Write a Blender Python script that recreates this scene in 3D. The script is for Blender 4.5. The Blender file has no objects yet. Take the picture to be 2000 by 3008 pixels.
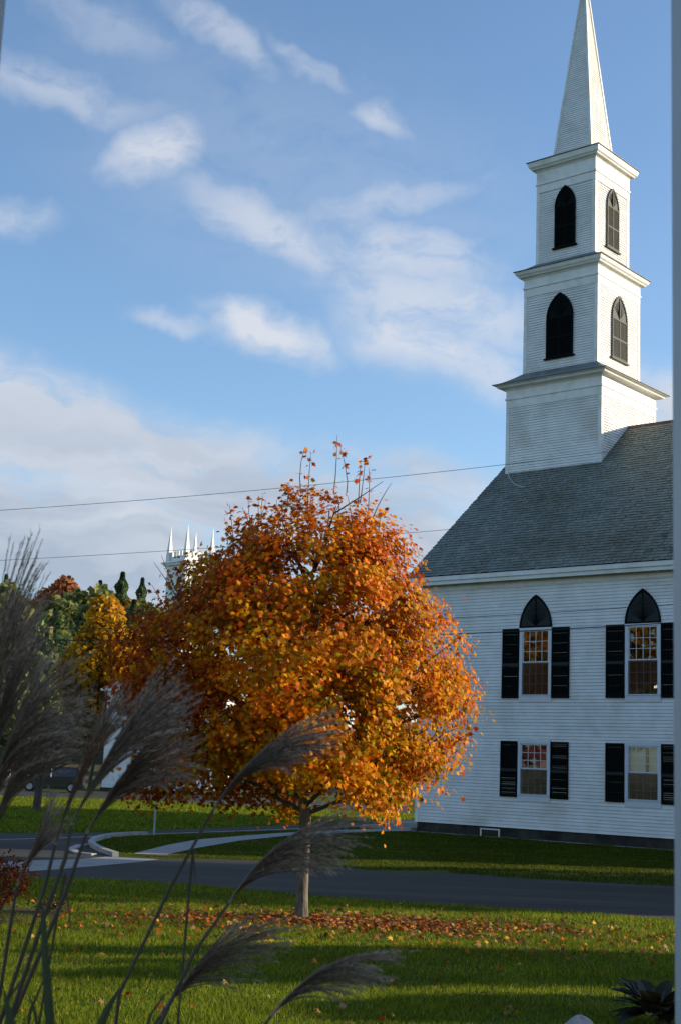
import bpy, math, random
import numpy as np
from mathutils import Vector, Matrix
random.seed(7); rng = np.random.default_rng(7)
S = bpy.context.scene; C = S.collection
rad = math.radians; PI = math.pi

# ---------------------------------------------------------------- camera
F_PX, PX_W, PX_H = 4100.0, 2000, 3008
CAM_H = 2.4; PITCH = rad(10.447); ROLL = 0.04
SUN_AZ, SUN_EL = rad(82), rad(14.9)
Fv = np.array([0, math.cos(PITCH), math.sin(PITCH)]); Rv = np.array([1., 0, 0]); Uv = np.cross(Rv, Fv)
Rv, Uv = math.cos(ROLL)*Rv + math.sin(ROLL)*Uv, -math.sin(ROLL)*Rv + math.cos(ROLL)*Uv
Cv = np.array([0, 0, CAM_H])
cd = bpy.data.cameras.new('camera'); cam = bpy.data.objects.new('camera', cd); C.objects.link(cam)
M = Matrix(((Rv[0], Uv[0], -Fv[0]), (Rv[1], Uv[1], -Fv[1]), (Rv[2], Uv[2], -Fv[2]))).to_4x4()
M.translation = Vector(Cv); cam.matrix_world = M
cd.sensor_fit = 'VERTICAL'; cd.sensor_height = 23.7; cd.sensor_width = 15.76; cd.lens = F_PX/PX_H*23.7
cd.clip_start = 0.05; cd.clip_end = 5000
cd.dof.use_dof = True; cd.dof.focus_distance = 26; cd.dof.aperture_fstop = 9
S.camera = cam
def ray(x, y): return Fv*F_PX + Rv*(x-1000) - Uv*(y-1504)
def gz(x, y, z=0.0):
    d = ray(x, y); return Cv + d*(z-CAM_H)/d[2]
def at(x, y, Y):
    d = ray(x, y); return Cv + d*(Y/d[1])

# ---------------------------------------------------------------- world, sun, exposure
S.view_settings.view_transform = 'Standard'; S.view_settings.look = 'None'
S.view_settings.exposure = 0.65; S.view_settings.gamma = 1.0
W = bpy.data.worlds.new('World'); S.world = W; W.use_nodes = True
nt = W.node_tree; nt.nodes.clear(); NN = nt.nodes.new; LK = nt.links.new
out = NN('ShaderNodeOutputWorld'); bg = NN('ShaderNodeBackground'); LK(bg.outputs[0], out.inputs[0])
SKY = 0.15
bg.inputs[1].default_value = SKY
sky = NN('ShaderNodeTexSky'); sky.sky_type = 'NISHITA'; sky.sun_disc = False
sky.sun_elevation = SUN_EL; sky.sun_rotation = SUN_AZ; sky.air_density = 1.0; sky.dust_density = 0.6; sky.ozone_density = 3.0
tc = NN('ShaderNodeTexCoord')
sx = NN('ShaderNodeSeparateXYZ'); LK(tc.outputs['Generated'], sx.inputs[0])
def mth(op, a, b=None, clamp=False):
    n = NN('ShaderNodeMath'); n.operation = op; n.use_clamp = clamp
    for i, v in enumerate((a, b)):
        if v is None: continue
        if isinstance(v, (int, float)): n.inputs[i].default_value = v
        else: LK(v, n.inputs[i])
    return n.outputs[0]
az_n = mth('ARCTAN2', sx.outputs[0], sx.outputs[1]); el_n = mth('ARCSINE', sx.outputs[2])
cb = NN('ShaderNodeCombineXYZ'); LK(az_n, cb.inputs[0]); LK(el_n, cb.inputs[1])
def azel(x, y):
    d = ray(x, y); d = d/np.linalg.norm(d); return math.atan2(d[0], d[1]), math.asin(d[2])
def noise(vec, scale, detail=6, rough=.55, dist=0.0, stretch=None):
    n = NN('ShaderNodeTexNoise'); n.inputs['Scale'].default_value = scale; n.inputs['Detail'].default_value = detail
    n.inputs['Roughness'].default_value = rough; n.inputs['Distortion'].default_value = dist
    if stretch:
        m = NN('ShaderNodeMapping'); m.inputs['Rotation'].default_value = (0, 0, rad(stretch[2])); m.inputs['Scale'].default_value = (stretch[0], stretch[1], 1)
        LK(vec, m.inputs[0]); vec = m.outputs[0]
    LK(vec, n.inputs['Vector']); return n.outputs['Fac']
wn = noise(cb.outputs[0], 9, 4); wn2 = noise(cb.outputs[0], 13, 4)
wc = NN('ShaderNodeCombineXYZ'); LK(mth('MULTIPLY', mth('SUBTRACT', wn, .5), .10), wc.inputs[0]); LK(mth('MULTIPLY', mth('SUBTRACT', wn2, .5), .05), wc.inputs[1])
wv = NN('ShaderNodeVectorMath'); wv.operation = 'ADD'; LK(cb.outputs[0], wv.inputs[0]); LK(wc.outputs[0], wv.inputs[1])
blobs = [ # x, y, half width, half height (photo px), tilt (deg, down to the right), strength
 (150, 255, 290, 58, 6, .50), (620, 100, 180, 42, 25, .50), (880, 180, 110, 34, 22, .40), (480, 450, 120, 75, -25, .8), (1085, 345, 85, 40, 10, .6), (300, 60, 200, 60, 10, .3),
 (780, 670, 235, 72, 18, .68), (1130, 600, 240, 40, -18, .45), (1180, 745, 260, 70, 8, .7), (1290, 900, 330, 90, 8, .72), (1230, 1010, 230, 80, 12, .8), (1420, 1080, 260, 60, 12, .65),
 (790, 975, 160, 50, 14, .95), (530, 940, 110, 25, 5, .45), (20, 640, 150, 45, -5, .5), (1960, 1210, 130, 90, 10, .9),
 (900, 560, 700, 300, 15, .16), (0, 1230, 520, 130, 14, 1.25), (500, 1330, 650, 95, 12, 1.05), (900, 1520, 900, 130, 4, 1.05), (100, 1560, 700, 190, 2, 1.15), (700, 1800, 1300, 160, 0, .9), (1300, 1420, 300, 60, 10, .8)]
acc = None
for (bx, by, hw, hh, tilt, st) in blobs:
    a, e = azel(bx, by); k = 1/F_PX
    m = NN('ShaderNodeMapping'); m.vector_type = 'TEXTURE'
    m.inputs['Location'].default_value = (a, e, 0); m.inputs['Rotation'].default_value = (0, 0, -rad(tilt)-ROLL*.8)
    m.inputs['Scale'].default_value = (hw*k*1.25, hh*k*1.25, 1); LK(wv.outputs[0], m.inputs[0])
    l = NN('ShaderNodeVectorMath'); l.operation = 'LENGTH'; LK(m.outputs[0], l.inputs[0])
    r = NN('ShaderNodeMapRange'); r.interpolation_type = 'SMOOTHERSTEP'
    r.inputs[1].default_value = 1.6; r.inputs[2].default_value = .05; r.inputs[3].default_value = 0; r.inputs[4].default_value = st; LK(l.outputs['Value'], r.inputs[0])
    acc = r.outputs[0] if acc is None else mth('MAXIMUM', acc, r.outputs[0])
fine = noise(wv.outputs[0], 20, 10, .60, .22, (1, 2.0, 18)); big = noise(cb.outputs[0], 7, 5, .55, .4, (1, 1.8, 10))
# elsewhere in the sky: scattered cloud too
elsew = NN('ShaderNodeMapRange'); elsew.inputs[1].default_value = .5; elsew.inputs[2].default_value = .75; elsew.inputs[4].default_value = .5; LK(big, elsew.inputs[0])
away = NN('ShaderNodeMapRange'); away.inputs[1].default_value = .32; away.inputs[2].default_value = .6; LK(mth('ABSOLUTE', az_n), away.inputs[0])
acc = mth('MAXIMUM', acc, mth('MULTIPLY', elsew.outputs[0], away.outputs[0]))
nf = mth('ADD', mth('MULTIPLY', mth('SUBTRACT', fine, .5), 2.9), 0.0)
dens = mth('MULTIPLY', acc, mth('ADD', nf, .88, True))
dens = mth('ADD', mth('MULTIPLY', mth('MAXIMUM', mth('SUBTRACT', acc, .85), 0), 1.1), dens, True)
dn = NN('ShaderNodeMapRange'); dn.interpolation_type = 'LINEAR'; dn.inputs[1].default_value = .0; dn.inputs[2].default_value = .92; LK(dens, dn.inputs[0])
cc = NN('ShaderNodeMixRGB'); cc.inputs[1].default_value = (3.2, 3.3, 3.55, 1); cc.inputs[2].default_value = (1.75, 2.0, 2.45, 1)
shade = NN('ShaderNodeMapRange'); shade.inputs[1].default_value = .30; shade.inputs[2].default_value = .17; LK(el_n, shade.inputs[0])
shn = noise(wv.outputs[0], 9, 4, .5, .3, (.6, 3.2, 9))
LK(mth('MULTIPLY', shade.outputs[0], mth('ADD', mth('MULTIPLY', mth('SUBTRACT', shn, .5), 3.0), .75, True)), cc.inputs[0])
mx = NN('ShaderNodeMixRGB'); LK(mth('MULTIPLY', dn.outputs[0], .88), mx.inputs[0])
skc = NN('ShaderNodeMixRGB'); skc.blend_type = 'MULTIPLY'; skc.inputs[0].default_value = 1; skc.inputs[2].default_value = (1, 1, 1, 1)
LK(sky.outputs[0], skc.inputs[1]); LK(skc.outputs[0], mx.inputs[1]); LK(cc.outputs[0], mx.inputs[2]); LK(mx.outputs[0], bg.inputs[0])
sl = bpy.data.lights.new('sun', 'SUN'); sl.energy = 4.8; sl.angle = rad(.6); sl.color = (1, .84, .62)
so = bpy.data.objects.new('sun', sl); C.objects.link(so)
SD = Vector((math.sin(SUN_AZ)*math.cos(SUN_EL), math.cos(SUN_AZ)*math.cos(SUN_EL), math.sin(SUN_EL)))
so.rotation_euler = SD.to_track_quat('Z', 'Y').to_euler(); so.location = SD*60

# ---------------------------------------------------------------- helpers
class MB:
    def __init__(s): s.v = []; s.f = []; s.c = []
    def quad(s, *p, col=None):
        i = len(s.v); s.v += [tuple(q) for q in p]; s.f.append(tuple(range(i, i+len(p)))); s.c.append(col or (1, 1, 1))
        return s
    def box(s, a, b, col=None):
        x0, y0, z0 = a; x1, y1, z1 = b
        i = len(s.v); s.v += [(x0,y0,z0),(x1,y0,z0),(x1,y1,z0),(x0,y1,z0),(x0,y0,z1),(x1,y0,z1),(x1,y1,z1),(x0,y1,z1)]
        for q in ((0,3,2,1),(4,5,6,7),(0,1,5,4),(1,2,6,5),(2,3,7,6),(3,0,4,7)):
            s.f.append(tuple(i+k for k in q)); s.c.append(col or (1, 1, 1))
        return s
    def hull8(s, p, col=None):  # 8 points as box order
        i = len(s.v); s.v += [tuple(q) for q in p]
        for q in ((0,3,2,1),(4,5,6,7),(0,1,5,4),(1,2,6,5),(2,3,7,6),(3,0,4,7)):
            s.f.append(tuple(i+k for k in q)); s.c.append(col or (1, 1, 1))
        return s
    def tube(s, pts, rs, n=6, col=None, caps=True):
        pts = [Vector(p) for p in pts]; i0 = len(s.v); up = None
        for k, p in enumerate(pts):
            t = (pts[min(k+1, len(pts)-1)] - pts[max(k-1, 0)]).normalized()
            if up is None: up = Vector((0, 0, 1)) if abs(t.z) < .9 else Vector((1, 0, 0))
            x = t.cross(up).normalized(); y = x.cross(t).normalized(); up = y
            r = rs[k] if hasattr(rs, '__len__') else rs
            for a in range(n): s.v.append(tuple(p + x*math.cos(2*PI*a/n)*r + y*math.sin(2*PI*a/n)*r))
        for k in range(len(pts)-1):
            for a in range(n):
                b = (a+1) % n; s.f.append((i0+k*n+a, i0+k*n+b, i0+(k+1)*n+b, i0+(k+1)*n+a)); s.c.append(col or (1, 1, 1))
        if caps:
            s.f.append(tuple(i0+a for a in range(n))[::-1]); s.f.append(tuple(i0+(len(pts)-1)*n+a for a in range(n))); s.c += [col or (1, 1, 1)]*2
        return s
    def prism(s, poly, d0, d1, f):  # extrude 2D polygon; f(a,b,d)->xyz
        n = len(poly); i = len(s.v)
        s.v += [tuple(f(a, b, d0)) for a, b in poly] + [tuple(f(a, b, d1)) for a, b in poly]
        s.f.append(tuple(range(i, i+n))[::-1]); s.f.append(tuple(range(i+n, i+2*n)))
        for k in range(n): s.f.append((i+k, i+(k+1) % n, i+n+(k+1) % n, i+n+k))
        s.c += [(1, 1, 1)]*(n+2); return s
    def build(s, name, m, parent=None, smooth=False, bevel=0, normals=True):
        me = bpy.data.meshes.new(name); me.from_pydata(s.v, [], s.f)
        if any(c != (1, 1, 1) for c in s.c):
            at_ = me.color_attributes.new('Col', 'FLOAT_COLOR', 'CORNER'); buf = []
            for c, f in zip(s.c, s.f): buf += [c[0], c[1], c[2], 1.0]*len(f)
            at_.data.foreach_set('color', buf)
        if normals:
            import bmesh
            bm = bmesh.new(); bm.from_mesh(me); bmesh.ops.recalc_face_normals(bm, faces=bm.faces); bm.to_mesh(me); bm.free()
        if m: me.materials.append(m)
        if smooth: me.polygons.foreach_set('use_smooth', [True]*len(me.polygons))
        o = bpy.data.objects.new(name, me); C.objects.link(o)
        if parent: o.parent = parent
        if bevel:
            b = o.modifiers.new('bevel', 'BEVEL'); b.width = bevel; b.segments = 2; b.limit_method = 'ANGLE'
        return o
def fast(name, V, k, cols, m, parent=None):
    """V: (N*k,3) vertices, every k of them one face; cols: (N,3)."""
    N = len(V)//k; me = bpy.data.meshes.new(name)
    me.vertices.add(N*k); me.vertices.foreach_set('co', V.astype(np.float32).ravel())
    me.loops.add(N*k); me.loops.foreach_set('vertex_index', np.arange(N*k, dtype=np.int32))
    me.polygons.add(N); me.polygons.foreach_set('loop_start', np.arange(0, N*k, k, dtype=np.int32)); me.polygons.foreach_set('loop_total', np.full(N, k, dtype=np.int32))
    me.update(calc_edges=True)
    ca = me.color_attributes.new('Col', 'FLOAT_COLOR', 'CORNER')
    cc = np.ones((N*k, 4), np.float32); cc[:, :3] = np.repeat(cols, k, 0); ca.data.foreach_set('color', cc.ravel())
    me.materials.append(m); o = bpy.data.objects.new(name, me); C.objects.link(o)
    if parent: o.parent = parent
    return o
def tag(o, label=None, cat=None, group=None, kind=None):
    if label: o['label'] = label
    if cat: o['category'] = cat
    if group: o['group'] = group
    if kind: o['kind'] = kind
    return o
def empty(name, loc, rz=0):
    o = bpy.data.objects.new(name, None); C.objects.link(o); o.location = loc; o.rotation_euler = (0, 0, rz); o.empty_display_size = .3
    return o
def copy_tree(o, parent=None):
    c = o.copy(); C.objects.link(c); c.parent = parent
    for ch in list(o.children): copy_tree(ch, c)
    return c

# ---------------------------------------------------------------- materials
def material(name, c1, c2=None, scale=3, rough=.7, bump=0, bscale=20, spec=.3, attr=False, detail=6, trans=0, metal=0, c3=None, scale3=1, lo=.35, hi=.65, stretch=None):
    m = bpy.data.materials.new(name); m.use_nodes = True; t = m.node_tree; p = t.nodes['Principled BSDF']
    p.inputs['Roughness'].default_value = rough; p.inputs['Specular IOR Level'].default_value = spec; p.inputs['Metallic'].default_value = metal
    tcn = t.nodes.new('ShaderNodeTexCoord'); vec = tcn.outputs['Object']
    if stretch:
        mp = t.nodes.new('ShaderNodeMapping'); mp.inputs['Scale'].default_value = stretch; t.links.new(vec, mp.inputs[0]); vec = mp.outputs[0]
    def mixn(a, b, sc, lo, hi):
        n = t.nodes.new('ShaderNodeTexNoise'); n.inputs['Scale'].default_value = sc; n.inputs['Detail'].default_value = detail; n.inputs['Roughness'].default_value = .6
        t.links.new(vec, n.inputs['Vector'])
        r = t.nodes.new('ShaderNodeMapRange'); r.inputs[1].default_value = lo; r.inputs[2].default_value = hi; t.links.new(n.outputs['Fac'], r.inputs[0])
        x = t.nodes.new('ShaderNodeMixRGB'); t.links.new(r.outputs[0], x.inputs[0])
        for i, q in ((1, a), (2, b)):
            if isinstance(q, tuple): x.inputs[i].default_value = (*q, 1)
            else: t.links.new(q, x.inputs[i])
        return x.outputs[0]
    col = mixn(c1, c2 or c1, scale, lo, hi)
    if c3: col = mixn(col, c3, scale3, .5, .75)
    if attr:
        a = t.nodes.new('ShaderNodeAttribute'); a.attribute_name = 'Col'
        x = t.nodes.new('ShaderNodeMixRGB'); x.blend_type = 'MULTIPLY'; x.inputs[0].default_value = 1; t.links.new(col, x.inputs[1]); t.links.new(a.outputs['Color'], x.inputs[2]); col = x.outputs[0]
    t.links.new(col, p.inputs['Base Color'])
    if bump:
        n = t.nodes.new('ShaderNodeTexNoise'); n.inputs['Scale'].default_value = bscale; n.inputs['Detail'].default_value = 5; t.links.new(vec, n.inputs['Vector'])
        b = t.nodes.new('ShaderNodeBump'); b.inputs['Strength'].default_value = bump; b.inputs['Distance'].default_value = .03; t.links.new(n.outputs['Fac'], b.inputs['Height']); t.links.new(b.outputs[0], p.inputs['Normal'])
    if trans:
        tr = t.nodes.new('ShaderNodeBsdfTranslucent'); t.links.new(col, tr.inputs['Color']); ms = t.nodes.new('ShaderNodeMixShader'); ms.inputs[0].default_value = trans
        t.links.new(p.outputs[0], ms.inputs[1]); t.links.new(tr.outputs[0], ms.inputs[2]); t.links.new(ms.outputs[0], t.nodes['Material Output'].inputs[0])
    return m
W1 = (1, 1, 1)
M_paint = material('white_clapboard_paint', (.78, .79, .79), (.66, .67, .66), 1.2, .55, attr=True, c3=(.56, .54, .49), scale3=.5)
M_trim = material('white_trim_paint', (.76, .77, .76), (.68, .68, .65), 2.5, .5, c3=(.55, .53, .48), scale3=.9)
M_sash = material('white_sash_paint', (.62, .65, .70), (.56, .59, .64), 3, .5)
M_slate = material('roof_slate', (1, 1, .96), (.84, .88, .80), 1.1, .6, attr=True, c3=(.60, .55, .42), scale3=.22, bump=.3, bscale=9, spec=.35)
M_black = material('black_green_shutter_paint', (.003, .005, .005), (.005, .007, .007), 6, .7, spec=.06)
M_rail = material('faded_shutter_rail', (.016, .022, .022), (.022, .028, .027), 5, .6, spec=.2)
M_louver = material('weathered_green_louver', (.035, .045, .042), (.06, .065, .058), 8, .7)
M_found = material('dark_foundation_stone', (.018, .016, .014), (.055, .048, .04), 1.6, .9, bump=.5, bscale=4)
M_conc = material('pale_concrete', (.30, .30, .29), (.22, .22, .21), 2.2, .85, bump=.15, bscale=30)
M_kerb = material('kerb_concrete', (.36, .36, .35), (.26, .26, .25), 3, .85)
M_asph = material('asphalt', (.034, .031, .027), (.050, .046, .040), .7, .85, bump=.25, bscale=60, spec=.15, c3=(.085, .078, .068), scale3=.6, stretch=(.12, 1, 1))  # pale stretched streaks stand for sunlight reaching the road between trees
M_paintline = material('road_paint', (.5, .5, .5), (.35, .35, .35), 6, .7)
M_grass = material('lawn', (.030, .058, .006), (.050, .085, .010), .8, .95, bump=.6, bscale=25, c3=(.055, .065, .02), scale3=.35, spec=.1)
M_grassdry = material('dry_verge_grass', (.085, .088, .026), (.12, .11, .04), 1.5, .95, bump=.5, bscale=20)
M_blade = material('grass_blades', (.85, .85, .85), (1, 1, 1), 2, .6, attr=True, trans=.45, spec=.12)
M_leaf = material('maple_leaves', (1, 1, 1), (.85, .85, .85), 2, .5, attr=True, trans=.34, spec=.08)
M_litter = material('dry_leaves', (1, 1, 1), (.8, .8, .8), 8, .7, attr=True, trans=.15, spec=.2)
M_far = material('far_foliage', (1, 1, 1), (.8, .8, .8), .5, .8, attr=True, trans=.42, spec=.1)
M_bark = material('grey_bark', (.19, .16, .125), (.075, .062, .05), 16, .9, bump=.8, bscale=30, stretch=(1, 1, .25))
M_darkbark = material('dark_bark', (.06, .05, .04), (.10, .08, .06), 10, .9, bump=.6, bscale=20)
M_mulch = material('dark_mulch', (.03, .02, .014), (.07, .045, .03), 20, .95, bump=1, bscale=60)
M_wire = material('black_wire', (.02, .02, .022), None, 3, .6)
M_greywire = material('grey_wire', (.10, .10, .11), None, 3, .5)
M_steel = material('galvanised_steel', (.40, .42, .43), (.32, .34, .35), 9, .45, metal=.6)
M_post = material('porch_post_paint', (.50, .50, .51), (.44, .44, .45), 5, .5)
M_plume = material('silky_plume', (.56, .45, .35), (.42, .33, .25), 18, .55, trans=.5, spec=.3, attr=True)
M_stem = material('brown_stem', (.10, .07, .045), (.07, .05, .035), 12, .6)
M_blade2 = material('dark_reed_blade', (.05, .07, .025), (.075, .085, .035), 8, .6, trans=.2)
M_rock = material('pale_rock', (.36, .34, .35), (.25, .24, .25), 5, .9, bump=.8, bscale=9)
M_room = material('room_wall', (.07, .07, .07), (.05, .05, .05), 1, .9)
M_red = material('red_curtain', (.42, .05, .035), (.30, .03, .025), 3, .8, trans=.2)
M_shade = material('cream_window_shade', (.62, .58, .44), (.52, .48, .36), 3, .8, trans=.3)
M_wood = material('creosote_pole', (.12, .09, .06), (.08, .06, .045), 6, .9, stretch=(1, 1, .2))
M_deck = material('porch_boards', (.30, .30, .30), (.24, .24, .24), 4, .7)
M_hill = material('hill_floor', (.05, .05, .02), (.08, .065, .025), .05, .95)
M_rubber = material('tyre_rubber', (.02, .02, .02), None, 3, .85)
M_tinroof = material('grey_metal_roof', (.12, .14, .17), (.09, .105, .13), 1.5, .5, stretch=(4, .3, 1))
def glossy(name, c, rough=.15, metal=0): 
    m = material(name, c, None, 3, rough, spec=.5, metal=metal); m.node_tree.nodes['Principled BSDF'].inputs['Coat Weight'].default_value = .5; return m
def glass(name, fac, tint=(.9, .95, .95), rough=.02):
    m = bpy.data.materials.new(name); m.use_nodes = True; t = m.node_tree; t.nodes.remove(t.nodes['Principled BSDF'])
    tr = t.nodes.new('ShaderNodeBsdfTransparent'); tr.inputs[0].default_value = (*tint, 1)
    g = t.nodes.new('ShaderNodeBsdfGlossy'); g.inputs['Roughness'].default_value = rough
    tc_ = t.nodes.new('ShaderNodeTexCoord'); n = t.nodes.new('ShaderNodeTexNoise'); n.inputs['Scale'].default_value = 2.2; n.inputs['Detail'].default_value = 1; t.links.new(tc_.outputs['Object'], n.inputs['Vector'])
    b = t.nodes.new('ShaderNodeBump'); b.inputs['Strength'].default_value = .06; b.inputs['Distance'].default_value = .02; t.links.new(n.outputs['Fac'], b.inputs['Height']); t.links.new(b.outputs[0], g.inputs['Normal'])
    x = t.nodes.new('ShaderNodeMixShader'); x.inputs[0].default_value = fac
    t.links.new(tr.outputs[0], x.inputs[1]); t.links.new(g.outputs[0], x.inputs[2]); t.links.new(x.outputs[0], t.nodes['Material Output'].inputs[0]); return m
M_glass = glass('window_glass', .11); M_glass2 = glass('lower_window_glass', .07); M_screen = glass('screened_glass', .05, (.30, .32, .34), .15)
M_lamp = bpy.data.materials.new('lamp_glow'); M_lamp.use_nodes = True
_p = M_lamp.node_tree.nodes['Principled BSDF']; _p.inputs['Emission Color'].default_value = (1, .72, .42, 1); _p.inputs['Emission Strength'].default_value = 2.2

# ================================================================= GROUND
def sheet(name, poly, z, m, kind='structure'):
    mb = MB(); mb.quad(*[(p[0], p[1], z) for p in poly]); o = mb.build(name, m, normals=False)
    if o.data.polygons[0].normal.z < 0: o.data.flip_normals()
    if kind: o['kind'] = kind
    return o
def pxpoly(pts): return [gz(x, y) for x, y in pts]
mb = MB(); N = 40   # ground: flat, one sheet to the horizon
mb.quad((-2500, -400, 0), (2500, -400, 0), (2500, 3500, 0), (-2500, 3500, 0)); mb.build('ground', M_grass)['kind'] = 'structure'
def ext(pts, l=None, r=None): return pts
# near street: crosses the picture
nearE = [(-900, 2560), (100, 2577), (450, 2589), (900, 2628), (1100, 2645), (1387, 2661), (1984, 2700), (2900, 2765)]
farE = [(2900, 2660), (1984, 2605), (1502, 2579), (1387, 2569), (1100, 2558), (900, 2540), (700, 2527), (469, 2525), (312, 2519), (60, 2520), (-900, 2500)]
sheet('street', pxpoly(nearE+farE), .004, M_asph)
# side road at the left running past the kerbed corner, and the road beyond the church lawn
sheet('side_road', pxpoly([(-900, 2430), (0, 2449), (312, 2447), (700, 2431), (1210, 2409), (1212, 2423), (830, 2440), (700, 2442), (446, 2451), (330, 2455), (285, 2462), (262, 2476), (275, 2492), (330, 2517), (60, 2522), (-900, 2501)]), .008, M_asph)
sheet('far_road', pxpoly([(-1500, 2290), (0, 2319), (300, 2327), (600, 2335), (800, 2345), (1200, 2368), (1200, 2388), (800, 2368), (600, 2358), (300, 2346), (0, 2337), (-1500, 2310)]), .004, M_asph)
def strip(name, pts, w, z, m, kind='structure'):  # a painted/kerb line of real width w along px points
    P = [gz(x, y)[:2] for x, y in pts]; L_, R_ = [], []
    for i, p in enumerate(P):
        t = P[min(i+1, len(P)-1)]-P[max(i-1, 0)]; t = t/np.linalg.norm(t); n = np.array([-t[1], t[0]])
        L_.append(p+n*w/2); R_.append(p-n*w/2)
    mb = MB()
    for i in range(len(P)-1):
        a, b, c, d = L_[i], L_[i+1], R_[i+1], R_[i]
        if isinstance(z, tuple): mb.hull8([(*q, z[0]) for q in (a, b, c, d)]+[(*q, z[1]) for q in (a, b, c, d)])
        else: mb.quad(*[(*q, z) for q in (a, b, c, d)])
    o = mb.build(name, m); o['kind'] = kind; return o
strip('road_marking', [(-900, 2452), (0, 2467), (156, 2463), (312, 2456), (446, 2451), (700, 2442), (900, 2434), (1200, 2420)], .13, .012, M_paintline)
strip('far_road_marking', [(800, 2357), (1200, 2378)], .15, .012, M_paintline)
strip('far_kerb', [(600, 2358.5), (800, 2368.5), (1200, 2389)], .18, (0, .12), M_kerb)
sheet('concrete_apron', pxpoly([(-500, 2600), (67, 2562), (160, 2556), (277, 2546), (415, 2533), (469, 2525), (312, 2518), (232, 2525), (-500, 2545)]), .012, M_conc)
strip('kerb', [(430, 2453), (380, 2455), (335, 2458), (300, 2464), (276, 2472), (268, 2482), (276, 2491), (300, 2503), (340, 2517)], .17, (0, .12), M_kerb)
strip('gutter_edge', [(266, 2484), (232, 2487), (209, 2497), (232, 2509), (277, 2513)], .20, (0, .05), M_kerb)
sheet('pavement', pxpoly([(391, 2510), (491, 2484), (580, 2468), (700, 2457.5), (830, 2448), (960, 2441), (1100, 2436), (1210, 2437), (1215, 2442), (1100, 2444), (960, 2450), (850, 2456), (700, 2472), (580, 2493), (491, 2512.5)]), .022, M_conc)
sheet('red_ramp_edge', pxpoly([(391, 2510.5), (491, 2513), (560, 2512), (480, 2517)]), .026, material('red_paver', (.16, .06, .05), (.1, .04, .04), 6, .9))

# ================================================================= CHURCH
O = gz(1220, 2441); A0 = rad(-49.5)
U3 = np.array([-math.sin(A0), -math.cos(A0), 0]); W3 = np.array([math.cos(A0), -math.sin(A0), 0])
church = empty('church', tuple(O), math.atan2(U3[1], U3[0]))
tag(church, 'white clapboard church with slate roof and tall three-stage steeple beside the street', 'church')
CL, CW, ZB, ZE, TS = 27.0, 17.7, .39, 10.15, .851
WIN = [5.76+4.77*k for k in range(5)]      # window centre lines on the long wall
def zroof(w): return ZE+.94+TS*w if w < CW/2 else ZE+.94+TS*(CW-w)
holes = [(c-.70, c+.70, 5.55, 8.24) for c in WIN]+[(c-.70, c+.70, 1.65, 3.715) for c in WIN]
def siding(mb, p, dx, nrm, z0, z1, span, expo=.130, lip=.034, groove=.21, holes=()):
    """clapboards: p(x) base point; span(z)->(x0,x1) or list"""
    dx = np.array(dx, float); nrm = np.array(nrm, float); p = np.array(p, float); z = z0
    while z < z1-1e-6:
        zt = min(z+expo, z1); a0, a1 = span(z); b0, b1 = span(zt)
        ivs = [(0., 1.)]
        for h in holes:
            if zt > h[2]+1e-4 and z < h[3]-1e-4:
                n = []
                for s, e in ivs:
                    h0 = (h[0]-a0)/(a1-a0); h1 = (h[1]-a0)/(a1-a0)
                    if h0 > s: n.append((s, min(e, h0)))
                    if h1 < e: n.append((max(s, h1), e))
                ivs = n
        for s, e in ivs:
            # individual board lengths with butt joints and slight albedo changes
            L_ = (e-s)*(a1-a0); cuts = [s]; q = s*(a1-a0)+random.uniform(1, 4)
            while q < e*(a1-a0): cuts.append(q/(a1-a0)); q += random.uniform(2.5, 4.5)
            cuts.append(e)
            for c0, c1 in zip(cuts[:-1], cuts[1:]):
                g = random.uniform(.94, 1); col = (g, g, g*random.uniform(.985, 1.0)); wob = random.uniform(-.002, .002)
                gz_ = zt-(zt-z)*groove; m0, m1 = a0+(b0-a0)*(1-groove), a1+(b1-a1)*(1-groove)
                q = lambda x0, x1, t, off, h: tuple(p+dx*(x0+(x1-x0)*t)+nrm*off+np.array([0, 0, h]))
                mb.quad(q(a0, a1, c0, lip+wob, z), q(a0, a1, c1, lip+wob, z), q(m0, m1, c1, .012, gz_), q(m0, m1, c0, .012, gz_), col=col)
                mb.quad(q(m0, m1, c0, .012, gz_), q(m0, m1, c1, .012, gz_), q(b0, b1, c1, .0, zt), q(b0, b1, c0, .0, zt), col=col)
                mb.quad(q(a0, a1, c0, -.002, z+.004), q(a0, a1, c1, -.002, z+.004), q(a0, a1, c1, lip+wob, z), q(a0, a1, c0, lip+wob, z), col=col)
        z = zt
mb = MB()
siding(mb, (0, 0, 0), (1, 0, 0), (0, -1, 0), ZB, ZE+.30, lambda z: (0, CL), holes=holes)
siding(mb, (CL, CW, 0), (-1, 0, 0), (0, 1, 0), ZB, ZE+.30, lambda z: (0, CL), expo=.26)
def gspan(z):
    if z <= ZE+.8: return (0, CW)
    t = (z-ZE-.8)/TS; return (t, CW-t)
siding(mb, (CL, 0, 0), (0, 1, 0), (1, 0, 0), ZB, zroof(CW/2)-.3, gspan, expo=.26)
siding(mb, (0, CW, 0), (0, -1, 0), (-1, 0, 0), ZB, zroof(CW/2)-.3, gspan, expo=.26)
mb.build('wall', M_paint, church, normals=False)
mb = MB()   # corner boards
for x0, y0 in ((-.04, -.042), (CL-.14, -.042), (-.04, CW-.138), (CL-.14, CW-.138)): mb.box((x0, y0, ZB-.01), (x0+.18, y0+.18, ZE+.1)); mb.build('corner_board', M_trim, church, bevel=.006); mb = MB()
mb = MB()   # eave: frieze, soffit, crown
EZ = ZE-.02
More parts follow.
